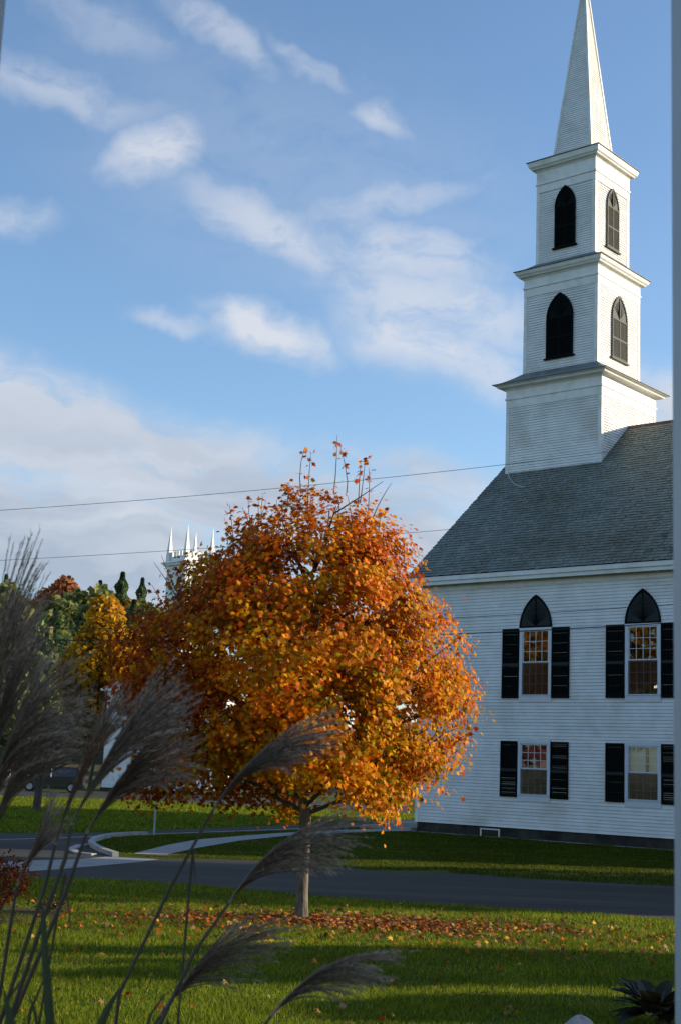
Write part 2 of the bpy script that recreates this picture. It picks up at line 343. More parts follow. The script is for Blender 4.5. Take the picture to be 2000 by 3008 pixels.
for y0, sgn in ((0, -1), (CW, 1)):
    a, b = sorted((y0+sgn*.0, y0+sgn*.05)); mb.box((-.02, a, ZE-.10), (CL+.02, b, ZE+.14))
    for d0, d1, za, zb_ in ((.051, .42, ZE+.141, ZE+.19), (.422, .47, ZE+.10, ZE+.36), (.472, .54, ZE+.26, ZE+.452)):
        a, b = sorted((y0+sgn*d0, y0+sgn*d1)); mb.box((-.5, a, za), (CL+.5, b, zb_))
mb.build('eave_moulding', M_trim, church, bevel=.008)
mb = MB()   # rake boards
for x0, x1 in ((-.50, -.44), (CL+.44, CL+.50)):
    for s in (0, 1):
        yA, yB = (-.55, CW/2) if s == 0 else (CW+.55, CW/2)
        zA, zB2 = zroof(-.55), zroof(CW/2)
        mb.hull8([(x0, yA, zA-.30), (x1, yA, zA-.30), (x1, yB, zB2-.30), (x0, yB, zB2-.30), (x0, yA, zA-.03), (x1, yA, zA-.03), (x1, yB, zB2-.03), (x0, yB, zB2-.03)]); mb.build('rake_board', M_trim, church); mb = MB()
mb = MB(); mb.box((-.02+.05, .05, -.3), (CL-.05, .35, ZB-.005)); mb.box((.05, CW-.35, -.3), (CL-.05, CW-.05, ZB-.005)); mb.box((.05, .352, -.3), (.35, CW-.352, ZB-.005)); mb.box((CL-.35, .352, -.3), (CL-.05, CW-.352, ZB-.005))
found = mb.build('foundation', M_found, church)
for c in (3.7, 13.2, 22.7):
    mb = MB(); mb.box((c-.47, .012, -.08), (c-.41, .048, .31)).box((c+.41, .012, -.08), (c+.47, .048, .31)).box((c-.409, .012, .26), (c+.409, .048, .31))
    bw = mb.build('basement_window', M_sash, found); mb = MB(); mb.box((c-.409, .03, -.08), (c+.409, .045, .259)); mb.build('pane', glossy('dark_pane', (.01, .01, .01)), found)
mb = MB(); mb.box((-.8, -.62, -.1), (CL+.5, -.45, .03)); mb.build('concrete_edging', M_conc, church, bevel=.01)
mb = MB(); mb.box((-2.6, -.3, -.1), (-.05, 3.2, .14)).box((-2.2, .4, .14), (-.06, 3.0, .30)); mb.build('entrance_step', M_conc, church, bevel=.01)
mb = MB()   # roof sheets with slate courses
E0, E1 = -.5, CL+.5; cs = math.cos(math.atan(TS)); sn = math.sin(math.atan(TS)); SLN = (CW/2+.56)/cs
n_c = 56; ex = SLN/n_c
def rp(x, s, h):  # near slope point at slope distance s from eave edge, h above the sheet
    return (x, -.56+s*cs-h*sn, zroof(-.56)+s*sn+h*cs)
mb.quad(rp(E0, 0, -.02), rp(E1, 0, -.02), rp(E1, SLN, -.02), rp(E0, SLN, -.02), col=(.07, .075, .075))
far = lambda p: (p[0], CW-p[1], p[2])
mb.quad(far(rp(E0, 0, 0)), far(rp(E1, 0, 0)), far(rp(E1, SLN, 0)), far(rp(E0, SLN, 0)), col=(.11, .115, .115))
for k in range(n_c):
    x = E0-(k % 2)*.13+random.uniform(-.03, .03); s0 = k*ex
    while x < E1:
        wd = random.uniform(.22, .30); xa, xb = max(x+.004, E0), min(x+wd-.004, E1)
        if xb-xa > .03:
            jit = random.uniform(-.012, .012); t = random.uniform(.026, .040)
            aging = max(0, min(1, (x-5)/8))*random.random()
            if random.random() < .02+.08*aging: jit -= .03
            g = random.uniform(.18, .25)*(1-.5*(aging > .66)); col = (g*(.95+.12*aging), g*1.0, g*(.92-.13*aging))
            wm = max(0, min(1, (x-4.5)/6))*max(0, min(1, (s0/SLN-.35)/.45))*random.uniform(.4, 1); col = tuple(c_*(1-wm)+q_*wm for c_, q_ in zip(col, (.40, .34, .24)))
            b0 = s0-.0+jit; tl = random.uniform(-.008, .008)
            cut = random.uniform(0, .05) if random.random() < .3 else 0
            p = [rp(xa+cut, b0+tl+.05, -.012), rp(xb, b0-tl+.05, -.012), rp(xb, s0+ex*1.25, -.004), rp(xa, s0+ex*1.25, -.004),
                 rp(xa+cut, b0+tl, t), rp(xb, b0-tl, t+random.uniform(-.004, .004)), rp(xb, s0+ex*1.25, .004), rp(xa, s0+ex*1.25, .004)]
            mb.quad(p[4], p[5], p[6], p[7], col=col); mb.quad(p[0], p[1], p[5], p[4], col=(g*.7,)*3); mb.quad(p[0], p[4], p[7], p[3], col=(g*.6,)*3); mb.quad(p[1], p[2], p[6], p[5], col=(g*.6,)*3)  # edge faces coloured darker to deepen the shadow lines between slates
        x += wd
roof = mb.build('roof', M_slate, church, normals=False)
mb = MB(); zr = zroof(CW/2)
for sg in (-1, 1): mb.hull8([(E0, CW/2, zr+.02), (E1, CW/2, zr+.02), (E1, CW/2+sg*.16, zr-.11), (E0, CW/2+sg*.16, zr-.11), (E0, CW/2, zr+.06), (E1, CW/2, zr+.06), (E1, CW/2+sg*.17, zr-.08), (E0, CW/2+sg*.17, zr-.08)])
mb.build('ridge_cap', material('rusty_ridge', (.13, .06, .04), (.09, .05, .04), 3, .7), roof)

# --- windows on the long wall
def window(c, z0, z1, upper, idx):
    w0 = .62; H2 = (z0+z1)/2
    mb = MB()
    mb.box((c-.75, -.055, z0-.02), (c-w0, .10, z1)).box((c+w0, -.055, z0-.02), (c+.75, .10, z1)).box((c-.76, -.065, z1+.001), (c+.76, .10, z1+(.10 if upper else .15))).box((c-.75, -.05, z0-.27), (c+.75, -.018, z0-.021)).box((c-.72, -.02, z0-.06), (c+.72, .10, z0-.022))
    fr = mb.build('window', M_sash, church, bevel=.004)
    mb = MB(); mb.box((c-.72, -.085, z0-.02), (c+.72, -.056, z0+.018)); mb.build('sill', M_sash, fr, bevel=.003)
    for (a, b, dy, rows) in ((H2+.001, z1, 0, 3), (z0, H2, .03, 3)):
        mb = MB(); t = .045
        mb.box((c-w0, -.03+dy, a), (c-w0+t, .01+dy, b)).box((c+w0-t, -.03+dy, a), (c+w0, .01+dy, b)).box((c-w0+t, -.03+dy, a), (c+w0-t, .01+dy, a+t)).box((c-w0+t, -.03+dy, b-t), (c+w0-t, .01+dy, b))
        iw = (w0-t)*2; ih = b-a-2*t
        for i in range(1, 4): x = c-w0+t+iw*i/4; mb.box((x-.011, -.018+dy, a+t), (x+.011, .004+dy, b-t))
        for i in range(1, rows):
            z = a+t+ih*i/rows
            for j in range(4):
                xa = c-w0+t+iw*j/4+(.011 if j else 0); xb = c-w0+t+iw*(j+1)/4-(.011 if j < 3 else 0); mb.box((xa, -.018+dy, z-.010), (xb, .004+dy, z+.010))
        mb.build('sash', M_sash, fr)
        mb = MB(); mb.quad((c-w0+t, -.008+dy, a+t), (c+w0-t, -.008+dy, a+t), (c+w0-t, -.008+dy, b-t), (c-w0+t, -.008+dy, b-t)); mb.build('pane', M_glass if upper else M_glass2, fr)
    mb = MB(); mb.quad((c-w0+.02, -.036, z0+.02), (c+w0-.02, -.036, z0+.02), (c+w0-.02, -.036, H2-.005), (c-w0+.02, -.036, H2-.005)); mb.build('insect_screen', M_screen, fr)
    return fr
def shutter(x0, x1, z0, z1, solid=True):
    mb = MB(); t = .055; zm = z0+(z1-z0)*.48
    mb.box((x0, -.075, z0), (x0+t, -.025, z1)).box((x1-t, -.075, z0), (x1, -.025, z1))
    for a, b in ((z0, z0+.11), (zm-.075, zm+.075), (z1-.08, z1)): mb.box((x0+t, -.072, a), (x1-t, -.028, b))
    for a, b in ((z0+.11, zm-.075), (zm+.075, z1-.08)):
        n = int((b-a)/.075)
        for i in range(n):
            z = a+(b-a)*(i+.5)/n
            mb.hull8([(x0+t, -.070, z-.034), (x1-t, -.070, z-.034), (x1-t, -.034, z+.012), (x0+t, -.034, z+.012), (x0+t, -.070, z-.024), (x1-t, -.070, z-.024), (x1-t, -.034, z+.022), (x0+t, -.034, z+.022)])
    for a, b in ((z0+.11, zm-.075), (zm+.075, z1-.08)):
        n = int((b-a)/.075)
        for i in range(n):
            if solid or random.random() > .4: mb.box((x0+t, -.033, a+(b-a)*i/n), (x1-t, -.029, a+(b-a)*(i+1)/n))
    sh = mb.build('shutter', M_black, church, normals=False)
    mb = MB(); mb.box((x0+.01, -.079, zm-.055), (x1-.01, -.0755, zm+.055)); mb.build('shutter_rail', M_rail, sh)
def arch(a0, a1, z0, zt, n=14):  # pointed arch outline from left spring over the apex
    c = (a0+a1)/2; h = (a1-a0)/2; H = zt-z0
    R = (h*h+H*H)/(2*h); cx = a0+R; th = math.asin(min(1, H/R)) if H < R else PI/2; pts = []
    for i in range(n+1):
        a = th*i/n; pts.append((cx-R*math.cos(a), z0+R*math.sin(a)))
    k = [(2*c-x, z) for x, z in pts[:-1]][::-1]
    return pts+k
for i, c in enumerate(WIN):
    up = window(c, 5.62, 8.22, True, i); lo = window(c, 1.72, 3.70, False, i)
    shutter(c-1.57, c-.77, 5.50, 8.30); shutter(c+.77, c+1.57, 5.50, 8.30)
    shutter(c-1.57, c-.77, 1.60, 3.80, i == 1); shutter(c+.77, c+1.57, 1.60, 3.80, False)
    mb = MB(); P = arch(c-.76, c+.76, 8.325, 9.66)
    mb.prism(P, -.045, -.019, lambda a, b, d: (a, d, b)); ap = mb.build('arch_panel', M_rail, church, normals=True)
    mb = MB(); Pi = arch(c-.69, c+.69, 8.39, 9.54)
    for k in range(len(P)-1): mb.hull8([(P[k][0], -.075, P[k][1]), (P[k+1][0], -.075, P[k+1][1]), (Pi[k+1][0], -.075, Pi[k+1][1]), (Pi[k][0], -.075, Pi[k][1]), (P[k][0], -.0455, P[k][1]), (P[k+1][0], -.0455, P[k+1][1]), (Pi[k+1][0], -.0455, Pi[k+1][1]), (Pi[k][0], -.0455, Pi[k][1])])
    mb.box((c-.76, -.075, 8.326), (c+.76, -.0455, 8.39)); mb.box((c-.025, -.07, 8.391), (c+.025, -.0457, 9.53))
    for k in range(-6, 7):
        if k == 0: continue
        a = k/7*1.25; ln = .62+.34*math.cos(a)*1.0
        mb.tube([(c, -.052, 8.40), (c+math.sin(a)*ln*.72, -.052, 8.40+math.cos(a)*ln)], .011, 4)
    mb.build('arch_frame', M_black, ap)
    if i == 0:
        mb = MB(); mb.box((c-.60, .14, 2.75), (c-.42, .16, 3.66)); mb.box((c-.02, .14, 2.30), (c+.60, .17, 3.66)); mb.box((c-.42, .15, 3.15), (c-.02, .165, 3.66)); mb.build('curtain', M_red, lo)
        mb = MB(); mb.box((c-.16, .18, 2.5), (c+.03, .20, 3.5)); mb.build('pale_drape', M_shade, lo)
    elif i == 1:
        mb = MB(); mb.box((c-.61, .14, 2.72), (c+.02, .15, 3.68)).box((c+.18, .14, 2.72), (c+.61, .15, 3.68)); mb.build('window_shade', M_shade, lo)
mb = MB()   # room behind the windows
for z0, z1 in ((.6, 4.7), (4.9, 10)):
    mb.quad((.3, .12, z0), (CL-.3, .12, z0), (CL-.3, 7, z0), (.3, 7, z0)); mb.quad((.3, .12, z1), (CL-.3, .12, z1), (CL-.3, 7, z1), (.3, 7, z1))
    mb.quad((.3, 7, z0), (CL-.3, 7, z0), (CL-.3, 7, z1), (.3, 7, z1)); mb.quad((.3, .12, z0), (.3, 7, z0), (.3, 7, z1), (.3, .12, z1)); mb.quad((CL-.3, .12, z0), (CL-.3, 7, z0), (CL-.3, 7, z1), (CL-.3, .12, z1))
mb.build('room_interior', M_room, church, normals=False)

# --- steeple
TX, TY = 2.52, 8.85
def stage(h, z0, ztop, zcor, hc, zlip, nroof, louv):
    """square clapboard stage of half width h; cornice soffit at ztop, outer half width hc, lip height zlip; small skirt roof above up to nroof=(half, z)."""
    mb = MB()
    for q in range(4):
        R = [(1, 0), (0, 1), (-1, 0), (0, -1)][q]; n = (R[1], -R[0])
        p = (TX-R[0]*h+n[0]*h, TY-R[1]*h+n[1]*h, 0)
        siding(mb, p, (*R, 0), (*n, 0), z0, zcor, lambda z: (0, 2*h), expo=.126 if h > 1.8 else .118, lip=.038, groove=.25)
    st = mb.build('steeple_stage', M_paint, church, normals=False)
    mb = MB()
    for a in (-1, 1):
        for b in (-1, 1):
            xa, xb = sorted((TX+a*(h+.040), TX+a*(h-.14))); ya, yb = sorted((TY+b*(h+.040), TY+b*(h-.14))); MB().box((xa, ya, z0-.01 if h < 2.3 else z0), (xb, yb, zcor-.002)).build('corner_board', M_trim, st, bevel=.006)
    def ring(mb, h0, za, zb_): mb.box((TX-h0, TY-h0, za), (TX+h0, TY+h0, zb_))
    mb = MB(); ring(mb, h+.045, zcor, zcor+.40); ring(mb, h+.09, zcor+.402, zcor+.49); ring(mb, h+.048, zcor+.492, ztop)
    mb.build('frieze', M_trim, st, bevel=.008)
    mb = MB()   # cornice crown flares outwards
    prof = [(h+.06, ztop), (h+.10, ztop+.07), (h+.18, ztop+.09), (hc-.20, ztop+.10), (hc-.17, ztop+.16), (hc-.10, ztop+.22), (hc-.05, zlip-.03), (hc-.04, zlip)]
    for (r0, za), (r1, zb_) in zip(prof[:-1], prof[1:]):
        for q in range(4):
            c4 = [(-1, -1), (1, -1), (1, 1), (-1, 1)]; A, B = c4[q], c4[(q+1) % 4]
            mb.quad((TX+A[0]*r0, TY+A[1]*r0, za), (TX+B[0]*r0, TY+B[1]*r0, za), (TX+B[0]*r1, TY+B[1]*r1, zb_), (TX+A[0]*r1, TY+A[1]*r1, zb_))
    mb.build('cornice', M_trim, st, normals=False)
    mb = MB(); hr, zt2 = nroof
    steps = [(hc, zlip-.005), (hc+.01, zlip+.022)]
    for i in range(1, 7): t = i/6; steps.append((hc+(hr-hc)*t, zlip+.022+(zt2-zlip-.022)*(t**1.35)))
    for (r0, za), (r1, zb_) in zip(steps[:-1], steps[1:]):
        for q in range(4):
            c4 = [(-1, -1), (1, -1), (1, 1), (-1, 1)]; A, B = c4[q], c4[(q+1) % 4]
            mb.quad((TX+A[0]*r0, TY+A[1]*r0, za), (TX+B[0]*r0, TY+B[1]*r0, za), (TX+B[0]*r1, TY+B[1]*r1, zb_), (TX+A[0]*r1, TY+A[1]*r1, zb_))
    mb.quad(*[(TX+a*(hc-.02), TY+b*(hc-.02), zlip-.012) for a, b in ((-1, -1), (1, -1), (1, 1), (-1, 1))])
    mb.build('skirt_roof', M_skirt, st, normals=False)
    if louv:
        z_0, z_s, z_a, hw = louv
        for q in range(4):
            R = [(1, 0), (0, 1), (-1, 0), (0, -1)][q]; n = (R[1], -R[0])
            if q == 2: pass
            def f(a, b, d):
                d += .026
                return (TX+R[0]*a+n[0]*(h+d), TY+R[1]*a+n[1]*(h+d), b)
            mb = MB(); P = [(-hw, z_0)]+arch(-hw, hw, z_s, z_a)+[(hw, z_0)]; mb.prism(P, .012, .035, f)
            Pi = [(-hw+.07, z_0+.06)]+arch(-hw+.07, hw-.07, z_s+.01, z_a-.11)+[(hw-.07, z_0+.06)]; n_ = len(P)
            for k in range(n_):
                k2 = (k+1) % n_
                mb.hull8([f(*P[k], .035), f(*P[k2], .035), f(*Pi[k2], .035), f(*Pi[k], .035), f(*P[k], .075), f(*P[k2], .075), f(*Pi[k2], .075), f(*Pi[k], .075)])
            for (xa, xb, za, zb_) in ((-.03, .03, z_0+.06, z_a-.15), (-hw+.07, -.031, z_s-.05, z_s+.02), (.031, hw-.07, z_s-.05, z_s+.02), (-hw+.07, -.031, (z_0+z_s)/2-.05, (z_0+z_s)/2+.03), (.031, hw-.07, (z_0+z_s)/2-.05, (z_0+z_s)/2+.03)):
                mb.hull8([f(xa, za, .036), f(xb, za, .036), f(xb, zb_, .036), f(xa, zb_, .036), f(xa, za, .07), f(xb, za, .07), f(xb, zb_, .07), f(xa, zb_, .07)])
            z = z_0+.09
            while z < z_s-.03:
                for xa, xb in ((-hw+.07, -.031), (.031, hw-.07)):
                    mb.hull8([f(xa, z, .066), f(xb, z, .066), f(xb, z+.045, .037), f(xa, z+.045, .037), f(xa, z+.01, .066), f(xb, z+.01, .066), f(xb, z+.055, .037), f(xa, z+.055, .037)])
                z += .07
            for k in range(-4, 5):
                if k: a = k/5*1.1; ln = (z_a-z_s)*.72; mb.tube([f(0, z_s+.02, .045), f(math.sin(a)*ln*.7, z_s+.02+math.cos(a)*ln, .045)], .012, 4)
            mb.hull8([f(-hw-.09, z_0-.10, .01), f(hw+.09, z_0-.10, .01), f(hw+.09, z_0-.002, .01), f(-hw-.09, z_0-.002, .01), f(-hw-.09, z_0-.10, .12), f(hw+.09, z_0-.10, .12), f(hw+.09, z_0-.03, .12), f(-hw-.09, z_0-.03, .12)])
            mb.build('louver', M_louver if q == 1 else M_black, st)  # lighter green louvers on one face, black on the others
    return st
M_skirt = material('grey_lead_roof', (.20, .22, .22), (.13, .145, .14), 2, .55, c3=(.10, .09, .07), scale3=1.2)
stage(2.54, 15.0, 20.50, 19.62, 3.09, 20.74, (2.0, 21.42), None)
stage(1.99, 21.35, 26.10, 25.22, 2.43, 26.48, (1.61, 26.98), (21.96, 23.90, 25.12, .73))
stage(1.605, 26.92, 31.72, 30.62, 2.04, 32.18, (1.02, 32.75), (27.58, 29.66, 30.68, .575))
# spire, slender pyramid of clapboards
mb = MB(); zs, za_ = 32.45, 42.6; hs = 1.07
z = zs
while z < za_-.2:
    zt = z+.118; zg = zt-.028; r0 = hs*(za_-z)/(za_-zs)+.030; rg = hs*(za_-zg)/(za_-zs)+.008; r1 = hs*(za_-zt)/(za_-zs); rb = r0-.032; g = random.uniform(.93, 1)
    for q in range(4):
        c4 = [(-1, -1), (1, -1), (1, 1), (-1, 1)]; A, B = c4[q], c4[(q+1) % 4]
        mb.quad((TX+A[0]*r0, TY+A[1]*r0, z), (TX+B[0]*r0, TY+B[1]*r0, z), (TX+B[0]*rg, TY+B[1]*rg, zg), (TX+A[0]*rg, TY+A[1]*rg, zg), col=(g, g, g))
        mb.quad((TX+A[0]*rg, TY+A[1]*rg, zg), (TX+B[0]*rg, TY+B[1]*rg, zg), (TX+B[0]*r1, TY+B[1]*r1, zt), (TX+A[0]*r1, TY+A[1]*r1, zt), col=(g, g, g))
        mb.quad((TX+A[0]*rb, TY+A[1]*rb, z+.003), (TX+B[0]*rb, TY+B[1]*rb, z+.003), (TX+B[0]*r0, TY+B[1]*r0, z), (TX+A[0]*r0, TY+A[1]*r0, z), col=(g, g, g))
    z = zt
spire = mb.build('spire', M_paint, church, normals=False)
mb = MB()
for a in (-1, 1):
    for b in (-1, 1):
        w_ = .075
        def c8(r, z, w_): return [(TX+a*(r+.038), TY+b*(r+.038), z), (TX+a*(r-w_), TY+b*(r+.038), z), (TX+a*(r-w_), TY+b*(r-w_), z), (TX+a*(r+.038), TY+b*(r-w_), z)]
        mb.hull8(c8(hs, zs, .09)+c8(.06, za_-.35, .03))
mb.tube([(TX, TY, za_-.6), (TX, TY, za_+.5)], [.05, .02], 6); mb.build('hip_board', M_trim, spire)
mb = MB()   # thin cable hanging from the tower foot onto the slates
pts = []
for t in np.linspace(0, 1, 9): x = 0.0+1.9*t; w_ = 6.20-.95*math.sin(t*PI*.5)-.25*t; pts.append((x, w_, zroof(w_)+.06+(1-t)**3*.35))
mb.tube(pts, .012, 4); mb.build('lightning_cable', M_trim, church)
# hanging lamp seen through the upper window
c = WIN[1]
def cpt(x, y, z): q = O+U3*x+W3*y; return (q[0], q[1], z)
lamp = empty('chandelier', cpt(c+.20, .9, 5.95)); tag(lamp, 'small lit chandelier glowing behind the dark lower half of the upper church window', 'chandelier')
for k, (dx, h) in enumerate(((-.19, .07), (-.10, .10), (-.02, .20), (.06, .27), (.13, .30))):
    mb = MB(); q = U3*dx; mb.tube([(q[0], q[1], -.02), (q[0], q[1], h)], .030, 6); mb.build('candle', M_lamp, lamp)
mb = MB(); mb.tube([tuple(U3*-.22)[:2]+(-.05,), tuple(U3*.2)[:2]+(-.05,)], .02, 6); mb.tube([(0, 0, -.05), (0, 0, 3.9)], .012, 5); mb.build('lamp_frame', M_stem, lamp)

# ================================================================= foliage helpers
def rand_rot(n, zbias=0.0):
    """random orthonormal frames (n,3,3)"""
    a = rng.normal(size=(n, 3)); a[:, 2] += zbias; a /= np.linalg.norm(a, axis=1)[:, None]
    b = rng.normal(size=(n, 3)); b -= a*(a*b).sum(1)[:, None]; b /= np.linalg.norm(b, axis=1)[:, None]
    return a, b, np.cross(a, b)
MAPLE = np.array([(0, -.42, 0), (.16, -.20, .0), (.44, -.30, -.10), (.30, -.06, -.03), (.58, .16, -.14), (.26, .16, -.03), (.30, .34, -.05), (.12, .28, 0), (0, .62, -.12), (-.12, .28, 0), (-.30, .34, -.05), (-.26, .16, -.03), (-.58, .16, -.14), (-.30, -.06, -.03), (-.44, -.30, -.10), (-.16, -.20, 0)])
QUAD = np.array([(-.5, -.5, 0), (.5, -.5, .08), (.5, .5, 0), (-.5, .5, .08)])
OVAL = np.array([(0, -.5, 0), (.26, -.15, -.04), (.24, .22, -.04), (0, .5, 0), (-.24, .22, -.04), (-.26, -.15, -.04)])
def leaves(pos, size, shape, nrm=None, nb=1.0):
    n = len(pos); a, b, c_ = rand_rot(n)
    if nrm is not None:
        a = a*nb+nrm; a /= np.linalg.norm(a, axis=1)[:, None]; b -= a*(a*b).sum(1)[:, None]; b /= np.linalg.norm(b, axis=1)[:, None]; c_ = np.cross(a, b)
    s = np.asarray(size).reshape(-1, 1) if hasattr(size, '__len__') else np.full((n, 1), size)
    V = pos[:, None, :]+(b[:, None, :]*shape[None, :, 0:1]+c_[:, None, :]*shape[None, :, 1:2]+a[:, None, :]*shape[None, :, 2:3])*s[:, None, :]
    return V.reshape(-1, 3)
def pick(palette, wts, n):
    p = np.array(palette)[rng.choice(len(palette), n, p=np.array(wts)/sum(wts))]; return p*rng.uniform(.75, 1.2, (n, 1))

# ================================================================= THE MAPLE
tb = gz(885, 2703); TD = tb[1]; k_ = TD/4100.
maple = empty('maple_tree', (tb[0], tb[1], 0)); tag(maple, 'young round-crowned maple in bright orange autumn leaf standing on the front lawn', 'tree')
prof_y = [1440, 1480, 1530, 1620, 1710, 1800, 1900, 2050, 2200, 2300, 2368]
prof_r = [80, 150, 205, 255, 345, 435, 515, 525, 505, 450, 300]; prof_c = [905, 905, 905, 885, 825, 820, 815, 862, 855, 840, 830]
def ytoz(y, x=885): return at(x, y, TD)[2]
pz = np.array([ytoz(y) for y in prof_y])[::-1]; pr = np.array(prof_r)[::-1]*k_*1.0; pc = (np.array(prof_c)[::-1]-885)*k_
def crownR(z): return np.interp(z, pz, pr)
def crownC(z): return np.interp(z, pz, pc)
zmin, zmax = pz[0], pz[-1]
# crown lobes: branch ends
nl = 250; lz = rng.uniform(zmin+.1, zmax-.15, nl*4); keep = rng.uniform(0, pr.max(), nl*4) < crownR(lz); lz = lz[keep][:nl]; nl = len(lz)
lt = rng.uniform(0, 2*PI, nl); lr = crownR(lz)*rng.uniform(.30, .92, nl)**.55*.94; ls = rng.uniform(.28, .52, nl)*np.clip(crownR(lz)/1.6, .55, 1)
lob = np.stack([crownC(lz)+lr*np.cos(lt), lr*np.sin(lt), lz], 1)
nb = 3500; li = rng.choice(nl, nb, p=ls**2/(ls**2).sum()); dd = rng.normal(size=(nb, 3)); dd /= np.linalg.norm(dd, axis=1)[:, None]
outw = np.stack([np.cos(lt), np.sin(lt), .35+.6*(lz-zmin)/(zmax-zmin)], 1)[li]; dd = dd+outw*.45; dd /= np.linalg.norm(dd, axis=1)[:, None]
cen = lob[li]+dd*ls[li][:, None]*rng.uniform(.55, 1.0, (nb, 1))*np.array([1, 1, .8]); zc = cen[:, 2]; zc = np.clip(zc, zmin-.1, zmax+.1); rr = np.hypot(cen[:, 0]-crownC(zc), cen[:, 1])
edge = rr/np.maximum(crownR(zc), .1)
pal = {'red': (.42, .060, .004), 'orange': (.74, .175, .003), 'bright': (.86, .29, .004), 'gold': (.82, .42, .006), 'olive': (.28, .26, .006), 'green': (.10, .15, .008)}
LP, LN, LC, LS = [], [], [], []
for i in range(nb):
    m_ = rng.integers(14, 26); d = rng.normal(size=(m_, 3))*np.array([.15, .15, .11]); d[:, 2] -= .25*np.hypot(d[:, 0], d[:, 1])
    p = cen[i]+d; LP.append(p)
    out_ = np.array([cen[i][0]-crownC(zc[i]), cen[i][1], .35*(zc[i]-3.8)]); out_ = out_/(np.linalg.norm(out_)+.01)
    LN.append(np.tile(out_*.9+np.array([.15, -.1, .45]), (m_, 1)))
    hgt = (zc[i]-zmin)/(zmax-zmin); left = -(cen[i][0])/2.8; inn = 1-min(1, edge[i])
    wr = .30+4.0*max(0, left)**1.4+.6*hgt; wo = 1.0+.6*hgt; wb = .5; wg = .14+.45*(1-hgt)*(1-max(0, left)*.7)+.4*max(0, -left*.6); wl = .18+.7*(1-hgt)+.9*inn; wn_ = .04+.25*(1-hgt)*(.3+inn*2)  # left side leans to darker red, partly standing for its shade
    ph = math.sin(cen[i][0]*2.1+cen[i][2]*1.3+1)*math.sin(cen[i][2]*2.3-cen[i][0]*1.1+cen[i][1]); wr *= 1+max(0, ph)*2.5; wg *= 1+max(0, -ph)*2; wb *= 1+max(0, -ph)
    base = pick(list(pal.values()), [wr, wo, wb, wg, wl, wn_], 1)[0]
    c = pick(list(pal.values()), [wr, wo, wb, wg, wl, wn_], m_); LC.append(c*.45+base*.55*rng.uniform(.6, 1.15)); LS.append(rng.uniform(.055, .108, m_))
# leafy twigs sticking out of the crown
for i in range(92):
    TW = MB()
    if i < 50: z = rng.uniform(4.6, zmax); t_ = rng.uniform(0, 2*PI)
    else: z = rng.uniform(2.4, 6); t_ = rng.choice([0, PI])+rng.normal()*.9
    r0 = crownR(z)*.75; p0 = np.array([crownC(z)+r0*math.cos(t_), r0*math.sin(t_), z]); hf = (z-zmin)/(zmax-zmin)
    dr = np.array([math.cos(t_)*(1.1-hf), math.sin(t_)*(1.1-hf), .5+1.1*hf]); dr += rng.normal(size=3)*.24; dr /= np.linalg.norm(dr); ln = rng.uniform(.40, .80)
    bn = rng.normal(size=3)*.16; ptsx = [p0+dr*ln*s+np.array([0, 0, .10*s*s])+bn*s*s for s in (0, .35, .7, 1)]; TW.tube(ptsx, [.010, .008, .006, .003], 4); TW.build('twig', M_darkbark, maple, normals=False)
    if rng.random() < .82:
        m_ = rng.integers(5, 14); s = 1-np.minimum(np.abs(rng.normal(size=m_))*.22, .9); p = np.array([p0+dr*ln*q+bn*q*q+np.array([0, 0, .1*q*q]) for q in s])+np.clip(rng.normal(size=(m_, 3))*.045, -.07, .07)
        LP.append(p); LN.append(np.tile(np.array([0, -.3, .6]), (m_, 1))); LC.append(pick([pal['red'], pal['orange'], pal['bright'], pal['olive']], [.5, .4, .2, .06], m_)); LS.append(rng.uniform(.07, .12, m_))
LP = np.concatenate(LP); LN = np.concatenate(LN); LC = np.concatenate(LC); LS = np.concatenate(LS)
# sparse long shoots at the very bottom left with red leaves, as in a low branch
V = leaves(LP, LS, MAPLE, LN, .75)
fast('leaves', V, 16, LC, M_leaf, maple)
mb = MB(); lean = .0
mb.tube([(0, 0, -.05), (0, 0, .06), (.0, 0, .4), (.005, 0, 1.0), (.0, 0, 1.6), (-.04, 0, 2.0), (-.06, .02, 3.0), (.02, 0, 4.4), (.12, 0, 5.6), (.18, 0, 6.7)], [.17, .118, .093, .087, .094, .095, .075, .05, .028, .01], 14)
tr = mb.build('trunk', M_bark, maple, smooth=True)
mb = MB()
for i in range(46):
    z0 = 1.65+(i/46)**1.1*4.2; t_ = i*2.4+rng.normal()*.3; z1 = z0+rng.uniform(.5, 1.3); r1 = crownR(min(z1, zmax-.1))*rng.uniform(.65, .92)
    x1 = crownC(z1)+r1*math.cos(t_); y1 = r1*math.sin(t_); x0 = -.04
    mb.tube([(x0, 0, z0), (x0+(x1-x0)*.3, y1*.3, z0+(z1-z0)*.22), (x0+(x1-x0)*.65, y1*.65, z0+(z1-z0)*.6), (x1, y1, z1)], [.045, .032, .02, .007], 6)
    for j in range(3):
        f_ = rng.uniform(.35, .9); q = np.array([x0+(x1-x0)*f_, y1*f_, z0+(z1-z0)*f_]); e_ = q+rng.normal(size=3)*np.array([.4, .4, .25])+np.array([0, 0, .35]); mb.tube([q, (q+e_)/2+rng.normal(size=3)*.04, e_], [.014, .009, .004], 4)
mb.build('branch', M_darkbark, maple, smooth=True)

